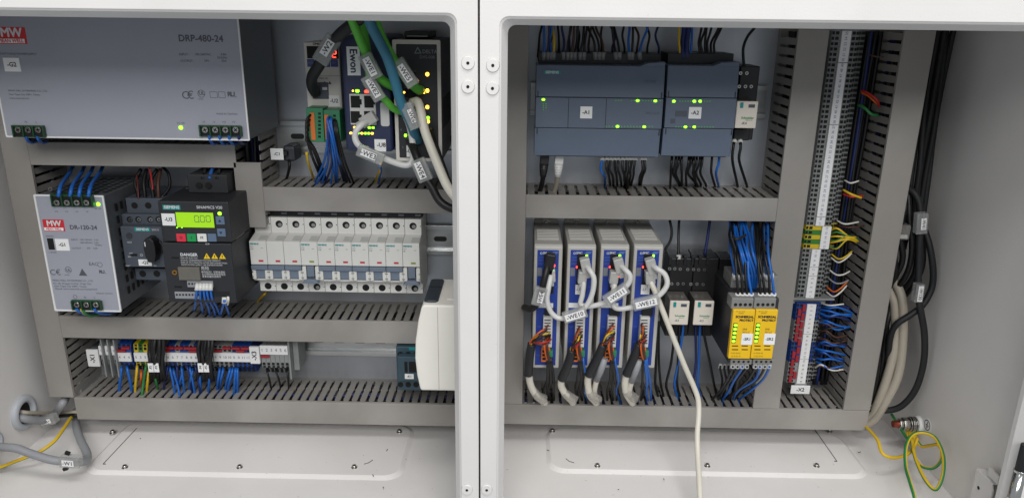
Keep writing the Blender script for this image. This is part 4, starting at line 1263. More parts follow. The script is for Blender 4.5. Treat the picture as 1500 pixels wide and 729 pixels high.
# ---- servo drives
mat('drive_case', (186, 184, 178), 0.42, var=0.03, bump=0.06)
mat('drive_blue', (34, 62, 150), 0.42, var=0.04)
mat('drive_sky', (90, 116, 184), 0.5, var=0)
mat('conn_white', (206, 206, 202), 0.4, var=0.03)
DS = 88.0
DR = [(781, 821.5), (828.5, 869.5), (876, 917), (923.5, 965.5)]
DRL = ['first grey and blue servo drive from the left, with a black plug', 'second grey and blue servo drive from the left', 'third grey and blue servo drive from the left', 'fourth grey and blue servo drive, next to the cream relays']
for i, (a, b) in enumerate(DR):
    dv = Dev('servo_drive', DRL[i], 'servo drive', a, 539, DS, 'servo drives in a row')
    x0, x1, z0, z1 = dv.rect(a, 360, b, 538.5, DS)
    MB().prism([(1, z0 + 1), (1, z1 + 1), (DS - 3, z1 + 1), (DS, z1 - 1.5), (DS, z0), (DS - 3, z0 - 1.0)], 'x', x0, x1).build('case', 'drive_case', dv.e, 1.4, 3)
    # fins on the top and the fixing tab on the plate
    for k in range(7):
        MB().box(x0 + 3, x1 - 3, 30 + k * 6, 33 + k * 6, z1 + 0.8, z1 + 2.0).build('fin', 'drive_case', dv.e, 0.3)
    ztab = dv.l(a, 320, 3)[1]
    tb = MB().prism(loop(x0 + 1, x1 - 1, z1 - 2, ztab, 4, 4), 'd', 0.5, 3).build('fixing_tab', 'drive_case', dv.e, 0.3)
    xm = (x0 + x1) / 2
    MB().cyl(xm, 3, ztab - 4.5, 3.8, 0.6, n=16).cyl(xm, 3.5, ztab - 4.5, 2.9, 2.2, n=14, r2=2.0).build('screw', 'steel', tb)
    w = b - a
    bl = dv.box('blue_panel', a + w * 0.11, 366, b - w * 0.13, 534.5, DS, DS + 0.6, 'drive_blue', bevel=0.3)
    px = lambda f, y: a + w * f - (y - 449) * (-0.0) - (y - 449) * ((a + b) / 2 - 708) / 3400
    dv.text([('SMC', px(0.3, 369), 370.5, 3.6, 'LEFT', 0, 0, 0.03)], DS + 0.75, 'ink_white', bl)
    xq, zq = dv.l(px(0.24, 369), 370.5, DS)
    MB().ring(loop(xq - 1.3, xq + 1.3, zq - 1.3, zq + 1.3, 1.3, 5), loop(xq - 0.8, xq + 0.8, zq - 0.8, zq + 0.8, 0.8, 5), DS + 0.6, DS + 0.75).build('round_logo', 'ink_white', bl)
    xq, zq = dv.l(px(0.72, 369), 370, DS)
    MB().prism([(xq - 4, zq - 1.2), (xq + 2, zq - 1.2), (xq + 4.4, zq + 1.4), (xq - 1.6, zq + 1.4)], 'd', DS + 0.6, DS + 0.75).build('slanted_mark', 'drive_sky', bl)
    dv.text([('LECSC', px(0.14, 377), 377, 2.2), ('DRIVER', px(0.14, 381), 381, 2.2), ('24VDC', px(0.14, 386), 386, 2.2), ('CN1', px(0.15, 478), 478, 2.4), ('CN5', px(0.15, 500), 500, 2.4), ('CN3', px(0.15, 520), 520, 2.4), ('ALM', px(0.78, 396), 396, 1.8), ('RUN', px(0.78, 420), 420, 1.8)], DS + 0.75, 'drive_sky', bl)
    dv.box('grey_field', px(0.12, 398), 392, px(0.28, 398), 404, DS + 0.6, DS + 0.7, 'ink_dim', bl)
    cn = dv.box('port_block', px(0.34, 400), 372, px(0.72, 400), 430, DS + 0.6, DS + 1.6, 'black', bl, 0.4)
    dv.led(px(0.68, 374), 374.3, DS + 1.4, 'led_green', 2.4, 2.6, cn)
    if i == 0:
        dv.led(px(0.7, 389), 389, DS + 1.6, 'led_red', 3.0, 3.4, cn); dv.led(px(0.7, 396), 396, DS + 1.6, 'led_green', 2.0, 2.4, cn); dv.led(px(0.72, 403), 403, DS + 1.2, 'led_red', 2.0, 2.4, cn)
    else:
        dv.led(px(0.34, 390), 391, DS + 3, 'led_red', 1.4, 2.2, cn); dv.led(px(0.66, 405), 405, DS + 3, 'led_red', 2.6, 1.8, cn)
    dv.box('white_slip', px(0.10, 446), 443.5, px(0.72, 446), 450.5, DS + 0.6, DS + 0.8, 'label', bl)
    if i in (1, 3):
        p = dv.box('name_tag', px(0.32, 421), 417, px(0.62, 421), 431, DS + 1.8, DS + 2.2, 'label', bl)
        dv.text([('-U', px(0.42, 424), 424, 4.6, 'CENTER')], DS + 2.35, 'ink', p)
    dv.box('encoder_port', px(0.42, 458), 452, px(0.8, 458), 463, DS + 0.4, DS + 3.5, 'black', bl, 0.8)
    cw = dv.box('signal_plug', px(0.38, 487), 464.5, px(0.72, 487), 508.7, DS, DS + 8, 'conn_white', dv.e, 0.8)
    for k in range(9):
        dv.box('pin_slot', px(0.43, 487), 468 + k * 4.2, px(0.66, 487), 469.6 + k * 4.2, DS + 7.9, DS + 8.15, 'ink_grey', cw)
    oc = dv.box('power_plug', px(0.34, 519), 509.5, px(0.66, 519), 530, DS, DS + 9, 'orange', dv.e, 0.8)
    dv.box('power_plug_key', px(0.58, 519), 514, px(0.76, 519), 523, DS, DS + 10, 'plug_green', oc, 0.5)
    for k in range(3):
        dv.box('wire_entry', px(0.38, 525), 512.5 + k * 5.5, px(0.5, 525), 516 + k * 5.5, DS + 8.9, DS + 9.2, 'hole', oc)
# ------------------------------------------------------------------ wires and cables
def into(px, py, z, deep=7):
    """last points of a wire that dives between the fingers of the duct whose top lies at z"""
    d = max(9.0, min(56.0, PF(px, py, z)[1]))
    x, zz_ = P(px, py, d)
    return [(px, py, d), (px, py + deep, d - 1)]

GROUPED = {}
def wire(pp, r, m, label, group, name='wire', ferrule=None, fm='conn_white', n=7, sub=6, boot=None):
    """single wire; ferrule = (length mm, at which end) gives it a pale crimp sleeve"""
    o = cable(name, pp, r, m if isinstance(m, (list, tuple)) else [m], label, 'wire', group, n=n, sub=sub, stripe=1 if isinstance(m, (list, tuple)) and len(m) > 1 else None)
    if group:
        GROUPED.setdefault((label, group), []).append((pp[len(pp) // 2][0], o))
    if ferrule:
        w = world_pts(pp)
        a, b = (Vector(w[0]), Vector(w[1])) if ferrule[1] == 0 else (Vector(w[-1]), Vector(w[-2]))
        dr = (b - a).normalized()
        org = Vector(w[0])
        p0, p1 = a - org - dr * 1.5, a - org + dr * ferrule[0]
        MB().tube([tuple(p0), tuple(p1)], r * 1.6, 8, r_end=r * 1.95).build('ferrule', fm, o)
    return o

rw = random.Random(21)
J = lambda a: rw.uniform(-a, a)

# blue wires under the large power supply
for x in (38, 55):
    wire([(x, 199, 108), (x + 2, 205, 103), (x + 8, 209, 85), (x + 14, 207, 62)], 1.7, 'blue_wire', 'blue wire under the left terminals of the large power supply', 'blue wires under the large power supply, left')
for k, x in enumerate((307, 322, 336, 350)):
    wire([(x, 198, 108), (x + 1, 205, 104), (x + 6, 211, 88), (x + 12, 207, 62)], 1.7, 'blue_wire' if k != 3 else 'navy_wire', 'blue wire under the right terminals of the large power supply', 'blue wires under the large power supply, right')
# blue wires over the small power supply
for k, x in enumerate((90, 107, 120, 134)):
    wire([(x - 4, 288, 108), (x - 3, 280, 107), (x - 1, 273, 101), (x + 2, 267, 88), (x + 8, 259, 62), (x + 14, 250, 36), (x + 18, 240, 24)], 1.9, 'blue_wire', 'thick blue wire bending into the top of the small power supply', 'blue wires on top of the small power supply')
wire([(120, 452, 109), (124, 458, 106), (134, 462, 92), (150, 458, 66)], 1.8, ['yellow', 'green_wire'], 'yellow-green wire under the small power supply', None)
wire([(112, 452, 109), (118, 457, 104), (128, 460, 85), (140, 456, 62)], 1.7, 'blue_wire', 'left blue wire under the small power supply', None)
wire([(138, 452, 109), (144, 457, 104), (158, 459, 88), (170, 455, 62)], 1.7, 'blue_wire', 'right blue wire under the small power supply', None)
# dark wires above motor switch and inverter
for k, (x, m) in enumerate(((199, 'black_wire'), (209, 'black_wire'), (221, 'black_wire'), (229, 'brown_wire'))):
    wire([(x + 4, 296, 68), (x + 3, 282, 62), (x + 1 + J(3), 266, 56), (x + 6 + J(5), 248, 46)], 2.0, m, 'dark wire dropping into the top of the motor switch', 'dark wires on top of the motor switch')
wire([(203, 292, 70), (202, 275, 64), (200, 255, 54)], 0.8, 'maroon', 'left thin red wire above the motor switch', None)
wire([(224, 278, 68), (222, 262, 62), (219, 246, 54)], 0.8, 'red_wire', 'right thin red wire above the motor switch', None)
wire([(236, 290, 62), (248, 274, 52), (247, 255, 44), (238, 244, 40)], 1.6, 'black_wire', 'black wire looping between motor switch and inverter', None)
for k, x in enumerate((297, 307, 318)):
    wire([(x, 262, 78), (x + 2, 254, 72), (x + 5, 246, 52)], 2.0, ('black_wire', 'blue_wire', 'black_wire')[k], 'wire dropping into the top of the inverter', 'wires on top of the inverter')
# blue control wires of the inverter
for k, (x, xe, ye) in enumerate(((289, 284, 455), (294, 297, 459), (299, 308, 462), (303.5, 316, 463), (309, 322, 462))):
    wire([(x, 417, 113.5), (x - 0.5, 424, 116), (x + (xe - x) * 0.25 - 1, 438, 112), (x + (xe - x) * 0.7, 450, 84)] + into(xe, ye, ZC1), 1.25, 'blue_wire', 'blue control wire with white crimp at the inverter front', 'blue control wires of the inverter', ferrule=(6.0, 0))
for k, (x, xe) in enumerate(((328, 323), (329.5, 336))):
    wire([(x, 437, 112), (x, 443, 113), ((x + xe) / 2, 452, 92)] + into(xe, 462, ZC1), 1.25, 'blue_wire', 'short blue wire at the lower right corner of the inverter', 'blue wires at the lower right of the inverter', ferrule=(5.0, 0))
wire([(334, 434, 112), (334.5, 440, 113), (333, 446, 104)], 1.3, 'white_wire', 'stub of white wire at the lower right corner of the inverter', None)
wire([(391, 428, 20), (387, 431, 26)] + into(378, 441, ZC1), 1.4, ['yellow', 'green_wire'], 'short yellow wire in the duct left below the breakers', None)

# white module
for k in range(5):
    x = 455 - k * 1.1
    wire([(x, 168 + k * 7, 93), (x - 6 + k, 178 + k * 7, 98), (450 + k * 2, 205 + k * 2, 92), (458 + k * 2.5 + J(2), 232, 76)] + into(472 + k * 2 + J(2), 264, ZB1), 1.25, 'black_wire', 'black wire from the left green plug of the white module', 'black wires of the white module')
wire([(449, 224, 84), (452, 240, 70)] + into(460, 264, ZB1), 1.3, 'yellow', 'single yellow wire below the green plugs', None)
for k in range(9):
    xe = 478 + (k - 4) * 6.2 + J(2)
    wire([(481 + (k % 3) * 2, 172 + J(1), 93), (480 + (k % 3) * 2.5, 180, 99), (478 + k * 1.6 + J(1.5), 210, 97 + J(3)), (476 + k * 2.8 + J(2), 238, 76 + J(4))] + into(xe + 6, 267 + J(3), ZB1), 1.2, 'blue_wire' if k % 4 != 3 else 'navy_wire', 'blue wire fanning down from the right green plug', 'blue wires of the white module')
for k in range(3):
    wire([(488 + k * 2, 176, 92), (492 + k * 2, 200, 96), (497 + k * 4, 236, 74)] + into(508 + k * 5, 268, ZB1), 1.2, 'black_wire', 'black wire behind the blue fan of the white module', 'black wires behind the blue fan')
wire([(423, 232, 32), (424, 245, 36)] + into(420, 262, ZB1), 1.6, 'black_wire', 'black lead of the small suppressor', None)
for k, m in enumerate(('yellow', 'yellow', 'blue_wire')):
    wire([(559 - k * 1.5, 236 + k * 4, 80), (556 + k, 250, 66)] + into(550 + k * 2, 265 + k * 2, ZB1), 1.2, m, 'short wire below the router: two yellow and one blue' if k == 9 else ('short yellow wire below the router' if k < 2 else 'short blue wire below the router'), 'yellow wires below the router' if k < 2 else None)

# breakers: supply side nothing seen; numbered strip wires
def drop(x, m, xe, ye, label, group, r=1.3, y0=532, d0=38):
    wire([(x, y0, d0), (x + (xe - x) * 0.1, y0 + 6, d0 + 8), (x + (xe - x) * 0.6, (y0 + ye) / 2 + 2, d0 + 8)] + into(xe, ye, ZD1), r, m, label, group)
for x, xe in ((178, 175), (186, 193)):
    drop(x, 'blue_wire', xe, 572, 'blue wire below the terminals numbered 4', 'blue wires below terminals 4', 1.7, y0=535)
drop(201, 'yellow', 198, 573, 'yellow wire left below the yellow-green terminals', None, 1.5, y0=534)
drop(207, 'orange_wire', 206, 566, 'orange wire below the yellow-green terminals', None, 1.3, y0=541)
drop(214, ['green_wire', 'yellow'], 208, 578, 'green-yellow wire crossing below the yellow-green terminals', None, 1.6, y0=534)
drop(218, 'yellow', 215, 573, 'yellow wire right below the yellow-green terminals', None, 1.5, y0=541)
drop(226, ['yellow', 'green_wire'], 231, 570, 'yellow-green wire below the left black bundle', None, 1.4, y0=544)
for k, (x, xe, ye) in enumerate(((246, 240, 570), (249, 256, 575), (254, 263, 578), (259, 262, 572), (266, 270, 574), (268, 262, 570), (274, 281, 572), (278, 285, 575), (282, 277, 570), (286, 293, 575))):
    drop(x, 'blue_wire' if k % 3 else 'navy_wire', xe, ye, 'blue wire below the terminals between the black bundles', 'blue wires between the black bundles', 1.35, y0=533 + 3 * (k % 3))
for k, (x, xe, ye) in enumerate(((292, 294, 573), (309, 305, 573), (322, 318, 570), (327, 322, 568), (337, 330, 570), (341, 334, 572), (345, 343, 575), (348, 348, 574))):
    drop(x, 'blue_wire', xe, ye, 'blue wire below the terminals left of the X3 plate', 'blue wires left of the X3 plate', 1.5, y0=537)
for k, (x, xe, ye) in enumerate(((391, 397, 568), (404, 411, 566), (421, 423, 568))):
    drop(x, 'black_wire', xe, ye, 'black wire below the six grey terminals', 'black wires below the six grey terminals', 1.2, y0=539)

# ---- labelled cables around router and switch
c = cable('cable', [(548, 12, 150), (520, 33, 138), (497, 52, 128), (479, 76, 118), (466, 98, 108), (457, 114, 96), (458, 128, 84), (462, 136, 74)], 5.4, ['rubber'], 'thick dark grey cable with tag W2 plugged into the white module', 'cable')
marker(c, 479, 73, 126, 27, 15, 56, '-W2', 7.0, (0.55, 0.5), (2, 0), th=3.4)
c = cable('cable', [(508, 10, 150), (521, 42, 140), (529, 62, 134), (537, 80, 128), (549, 105, 124), (562, 119, 120), (574, 126, 114), (584, 130, 108)], 4.2, ['green_cable'], 'green cable with tag WE1 over the blue router', 'cable')
marker(c, 543, 97.5, 132, 24, 13, -64, '-WE1', 6.2, (0.72, 0.5), th=3)
c = cable('cable', [(520, 14, 132), (533, 45, 122), (540, 90, 112), (541, 116, 114), (552, 134, 122), (565, 147, 120), (578, 160, 114), (594, 165, 108)], 3.4, ['green_cable'], 'green cable with tag WE2 just below the WE1 tag', 'cable')
marker(c, 547, 129, 130, 25, 12, -60, '-WE2', 6.2, (0.72, 0.5), (0, 0.5), th=3)
c = cable('cable', [(543, 10, 160), (551, 35, 152), (561, 60, 146), (573, 82, 140), (585, 100, 134), (600, 120, 124), (612, 131, 114), (616, 132, 106)], 4.4, ['green_cable'], 'green cable with tag WE5 over the black switch', 'cable')
marker(c, 594, 107, 139, 27, 12, -57, '-WE5', 6.2, (0.62, 0.5), th=3)
c = cable('cable', [(536, 12, 170), (543, 36, 162), (556, 62, 154), (568, 86, 148), (579, 120, 142), (588, 152, 136), (601, 178, 128), (608, 198, 116), (612, 206, 106)], 4.6, ['teal_cable'], 'teal cable with grey tag hanging in front of the black switch', 'cable')
marker(c, 602, 170, 136, 25, 11, -68, '-WE6', 5.0, (0.5, 0.36), (0, 1.2), th=3)
c = cable('cable', [(604, 150, 108), (612, 150, 120), (617, 166, 130), (622, 190, 136), (632, 218, 142), (645, 250, 150), (655, 272, 156), (668, 290, 162), (690, 312, 165)], 4.3, ['cream'], 'cream cable sweeping down past the black switch to the door edge', 'cable')
c = cable('cable', [(600, 206, 108), (606, 218, 122), (613, 236, 130), (622, 258, 134), (633, 275, 136), (643, 293, 138), (656, 303, 140), (672, 307, 142), (690, 306, 142)], 4.0, ['black_wire'], 'black cable with tag WE4 below the black switch', 'cable')
marker(c, 618, 249, 136, 22, 14, -68, '-WE4', 6.4, (0.74, 0.46), (-0.5, -1), th=3)
c = cable('cable', [(632, 190, 108), (638, 212, 122), (648, 240, 132), (660, 272, 138), (675, 300, 140)], 2.6, ['black_wire'], 'thin black cable running beside the cream cable at the door edge', 'cable')
c = cable('cable', [(541, 178, 110), (531, 182, 122), (523, 190, 126), (520, 200, 127), (524, 211, 128), (536, 220, 128), (556, 229, 127), (578, 238, 124), (595, 242, 122), (604, 236, 120), (605, 215, 118), (600, 186, 114), (594, 170, 106)], 3.1, ['pale_cable'], 'pale patch cable with tag WE3 from router to switch', 'cable')
marker(c, 543, 226.5, 134, 26, 11.5, -22, '-WE3', 6.4, (0.56, 0.56), (-1.5, 0), th=3)
pl = Dev('plug', 'x', 'plug', 541, 178, 106)
bpy.data.objects.remove(pl.e)
def rj(parent, px, py, d, ang, l=16, w=10, m='clear_plug'):
    x, z = P(px, py, d)
    x -= parent.location.x / MM; z -= parent.location.z / MM; dd = d + parent.location.y / MM
    o = MB().box(-w / 2, w / 2, -5, 5, -l / 2, l / 2).box(-w * 0.3, w * 0.3, -4, 4, -l * 0.85, -l / 2).build('plug', m, parent, 1.0)
    o.location = (x * MM, -dd * MM, z * MM); o.rotation_euler = (0, R(ang), 0)
    return o
rj(c, 540, 175, 111, 60, 15, 11)
rj(c, 598, 160, 110, 10, 13, 10)

# ---- controller wires
lab_t = 'thin %s wire with grey crimp atop the wide controller'
tops = [(92, 'blue_wire'), (113, 'navy_wire'), (142, 'yellow'), (130, 'blue_wire'), (192, 'navy_wire'), (214, 'black_wire'), (231, 'brown_wire'), (250, 'black_wire'), (277, 'black_wire'), (296, 'black_wire'), (355, 'black_wire'), (374, 'black_wire'), (393, 'brown_wire'), (459, 'black_wire'), (478, 'black_wire'), (528, 'blue_wire'), (543, 'black_wire'), (581, 'blue_wire')]
for k, (x, m) in enumerate(tops):
    px = 770 + x / 3.471
    off = -8 if x > 300 and x < 500 else (6 if 200 < x < 300 else -1)
    if x == 581: off = 10
    cn = {'blue_wire': 'blue', 'navy_wire': 'dark blue', 'yellow': 'yellow', 'black_wire': 'black', 'brown_wire': 'brown'}[m]
    wire([(px, 86, 62), (px + J(0.6), 77, 62), (px + off * 0.4 + J(2), 60, 60 + J(4)), (px + off + J(3), 40, 54 + J(6)), (px + off * 1.2, 20, 46)], 1.25, m, lab_t % cn, 'wires on top of the wide controller', ferrule=(6.2, 0), fm='tb_grey')
for k, (x, m) in enumerate(((158, 'yellow'), (176, 'navy_wire'), (196, 'navy_wire'), (218, 'blue_wire'), (258, 'black_wire'), (272, 'black_wire'), (290, 'black_wire'), (305, 'black_wire'), (318, 'black_wire'), (335, 'black_wire'))):
    px = 950 + x / 3.47
    cn = {'blue_wire': 'blue', 'navy_wire': 'dark blue', 'yellow': 'yellow', 'black_wire': 'black'}[m]
    off = 10 if x > 310 else 3 if x > 250 else 0
    wire([(px, 86, 60), (px + J(1), 76, 60), (px + J(2), 62, 58 + J(4)), (px + off + J(2), 42, 52), (px + off * 1.4, 22, 46)], 1.25 if m != 'navy_wire' else 2.6, m, 'thin %s wire entering the top of the expansion module' % cn, 'wires on top of the expansion module')
for k, x in enumerate((390, 413, 432, 452, 470, 493, 512, 528, 543, 558, 592, 605)):
    px = 770 + x / 3.471
    m = 'blue_wire' if k < 1 else 'black_wire'
    wire([(px, 229, 66), (px, 234, 68), (px - 1 + J(2), 248, 68 + J(4)), (px + (3 if k < 6 else -3), 258, 56)] + into(px + (4 if k < 6 else -4) + J(2), 271 + J(5), ZE1), 1.3, m, 'thin %s wire dropping from the wide controller into the duct' % ('blue' if k < 1 else 'black'), 'wires below the wide controller', ferrule=(4.5, 0))
for k, x in enumerate((120, 140, 155, 170, 206, 218, 232, 246, 262, 275, 324, 360)):
    px = 950 + x / 3.47
    m = 'blue_wire' if x == 360 else 'black_wire'
    wire([(px, 228, 62), (px - 1, 240, 66 + J(4)), (px - 3 + J(3), 254, 54)] + into(px + J(6), 272 + J(5), ZE1), 1.35, m, 'thin %s wire dropping from the expansion module into the duct' % ('blue' if x == 360 else 'black'), 'wires below the expansion module')
wire([(1090, 97, 46), (1089, 86, 46), (1089, 70, 44), (1095, 54, 40), (1106, 40, 36), (1112, 28, 34)], 1.5, 'black_wire', 'black wire curving up from the cream relay beside the expansion module', None)
wire([(1076, 205, 50), (1074, 216, 56), (1073, 236, 50)] + into(1080, 270, ZE1), 1.5, 'black_wire', 'left black wire below the topmost cream relay', None, ferrule=(4, 0))
wire([(1084, 205, 50), (1085, 216, 56), (1083, 236, 50)] + into(1094, 272, ZE1), 1.5, 'black_wire', 'right black wire below the topmost cream relay', None, ferrule=(4, 0))
for k in range(12):                                    # loose wires rising behind the controller
    px = 790 + k * 15.5 + J(4)
    m = ('black_wire', 'brown_wire', 'black_wire', 'navy_wire')[k % 4]
    cn = {'black_wire': 'black', 'brown_wire': 'brown', 'navy_wire': 'dark blue'}[m]
    wire([(px, 84, 40), (px + J(2), 70, 44), (px + J(4), 52, 40 + J(5)), (px + J(7), 34, 34), (px + J(8), 20, 30)], 1.2, m, '%s wire rising behind the crimped wires of the wide controller' % cn, '%s wires rising behind the wide controller' % cn)
# network plugs under the controller
for px, m, cm, lab in ((797, 'black', 'black_wire', 'black network cable plugged under the wide controller'), (818.5, 'jack', 'cream_dull', 'grey network cable plugged under the wide controller')):
    c = cable('network_cable', [(px, 238, 60), (px - 1, 255, 62), (px - 3, 268, 50)] + into(px - 6, 280, ZE1), 2.6, [cm], lab, 'cable')
    rj(c, px + 0.5, 233, 62, 4, 10, 9, m)
    o, w = None, world_pts([(px, 240, 62), (px - 1.5, 259, 62)])
    org = Vector(world_pts([(px, 238, 60)])[0])
    bt = MB().tube([tuple(Vector(q) - org) for q in w], 5.0, 10, r_end=3.2)
    bo = bt.build('boot', m, c)
    for k in range(4):
        a, b = Vector(w[0]), Vector(w[1])
        q = a.lerp(b, 0.25 + 0.18 * k) - org
        MB().cyl(q.x, q.y - 0.0, q.z, 4.7 - 0.3 * k, 1.0, 'z', 10).build('boot_rib', m, bo)

# ---- safety relays
for i, a in enumerate((1070.5, 1103.5)):
    for k in range(4):
        x = a + 8.5 + 6.6 * k
        m = ('black_wire', 'black_wire', 'black_wire', 'blue_wire')[k]
        wire([(x + 0.5, 438, 112), (x + 2, 430, 114), (x - 1 + J(2), 405, 112), (x - 4 + J(3), 370, 100), (x - 8 + i * 2 + J(4), 344, 62), (x - 10 + J(4), 326, 46), (x - 10 + J(3), 314, 40)], 1.35, m, 'black wire entering the top of a yellow safety relay' if m == 'black_wire' else 'blue wire entering the top of a yellow safety relay', ('black' if m == 'black_wire' else 'blue') + ' wires on top of the safety relays', ferrule=(7, 0), fm='white')
    for k in range(4):
        x = a + 6 + 7 * k
        m = ('blue_wire', 'black_wire', 'blue_wire', 'black_wire')[k]
        wire([(x, 408, 92), (x - 0.5, 398, 94), (x - 3 + J(3), 370, 88), (x - 7 + J(4), 344, 58), (x - 8 + J(4), 326, 44), (x - 8 + J(3), 314, 38)], 1.35, m, ('blue' if m == 'blue_wire' else 'black') + ' wire entering the rear clamps above the yellow safety relays', m.split('_')[0] + ' wires at the rear clamps of the safety relays', ferrule=(6, 0), fm='white')
    for k in range(4):
        x = a + 3 + 6.8 * k
        m = ('black_wire', 'black_wire', 'blue_wire', 'black_wire')[k] if i == 0 else ('black_wire', 'blue_wire', 'black_wire', 'blue_wire')[k]
        wire([(x, 532, 112), (x - 1, 540, 112), (x - 10 + J(3), 556, 92), (x - 20 - i * 10 + J(5), 572, 66)] + into(x - 28 - i * 13 + J(6), 585, ZH1), 1.4, m, ('blue' if m == 'blue_wire' else 'black') + ' wire running down from the bottom of the yellow safety relays', m.split('_')[0] + ' wires below the safety relays', ferrule=(5, 0), fm='white')
for k in range(5):
    x = 1078 + 4.5 * k
    wire([(1098 + k * 2, 424, 96), (x + 14, 400, 104), (x + 6 + J(2), 368, 104), (x + J(2), 346, 66), (x - 3 + J(2), 327, 46), (x - 4 + J(2), 314, 40)], 1.35, 'blue_wire', 'blue wire in the slanting bundle above the left safety relay', 'slanting blue bundle above the safety relays')
for k in range(4):
    x = 1056 + 6 * k
    wire([(x, 534, 80), (x - 1, 541, 82), (x + 2, 560, 60)] + into(x - 4, 584, ZH1), 1.3, 'black_wire', 'black wire left below the yellow safety relays', 'black wires left below the safety relays', ferrule=(4, 0), fm='white')
tie = cable('cable_tie', [(1073, 346, 92), (1079, 350, 96), (1086, 348, 94), (1092, 344, 90)], 1.4, ['black'], 'black cable tie round the wires above the safety relays', 'cable tie')

# ---- wires round the relays
wire([(981, 322, 30), (984, 338, 34), (982, 352, 36), (974, 366, 38)], 1.5, 'black_wire', 'curved black wire right of the fourth servo drive', None)
wire([(995, 322, 30), (994, 345, 34), (994, 378, 44)], 1.5, 'black_wire', 'straight black wire dropping to the relay sockets', None, ferrule=(3.5, 1))
wire([(1040, 322, 24), (1037, 345, 26), (1032, 374, 30)], 1.7, 'navy_wire', 'dark blue wire dropping behind the relay sockets', None)
for k, (x, xe, m) in enumerate(((989, 976, 'black_wire'), (1001, 988, 'blue_wire'), (996, 992, 'black_wire'), (1020, 1016, 'navy_wire'), (1032, 1046, 'black_wire'), (1026, 1022, 'blue_wire'), (962, 960, 'black_wire'), (966, 968, 'black_wire'))):
    cn = {'black_wire': 'black', 'blue_wire': 'blue', 'navy_wire': 'dark blue'}[m]
    wire([(x, 470, 42), (x - 1, 486, 46), ((x + xe) / 2 + J(3), 530, 46), (xe, 562, 42)] + into(xe + 4, 580, ZH1), 1.5, m, cn + ' wire hanging below the two cream relays', cn + ' wires below the two relays')

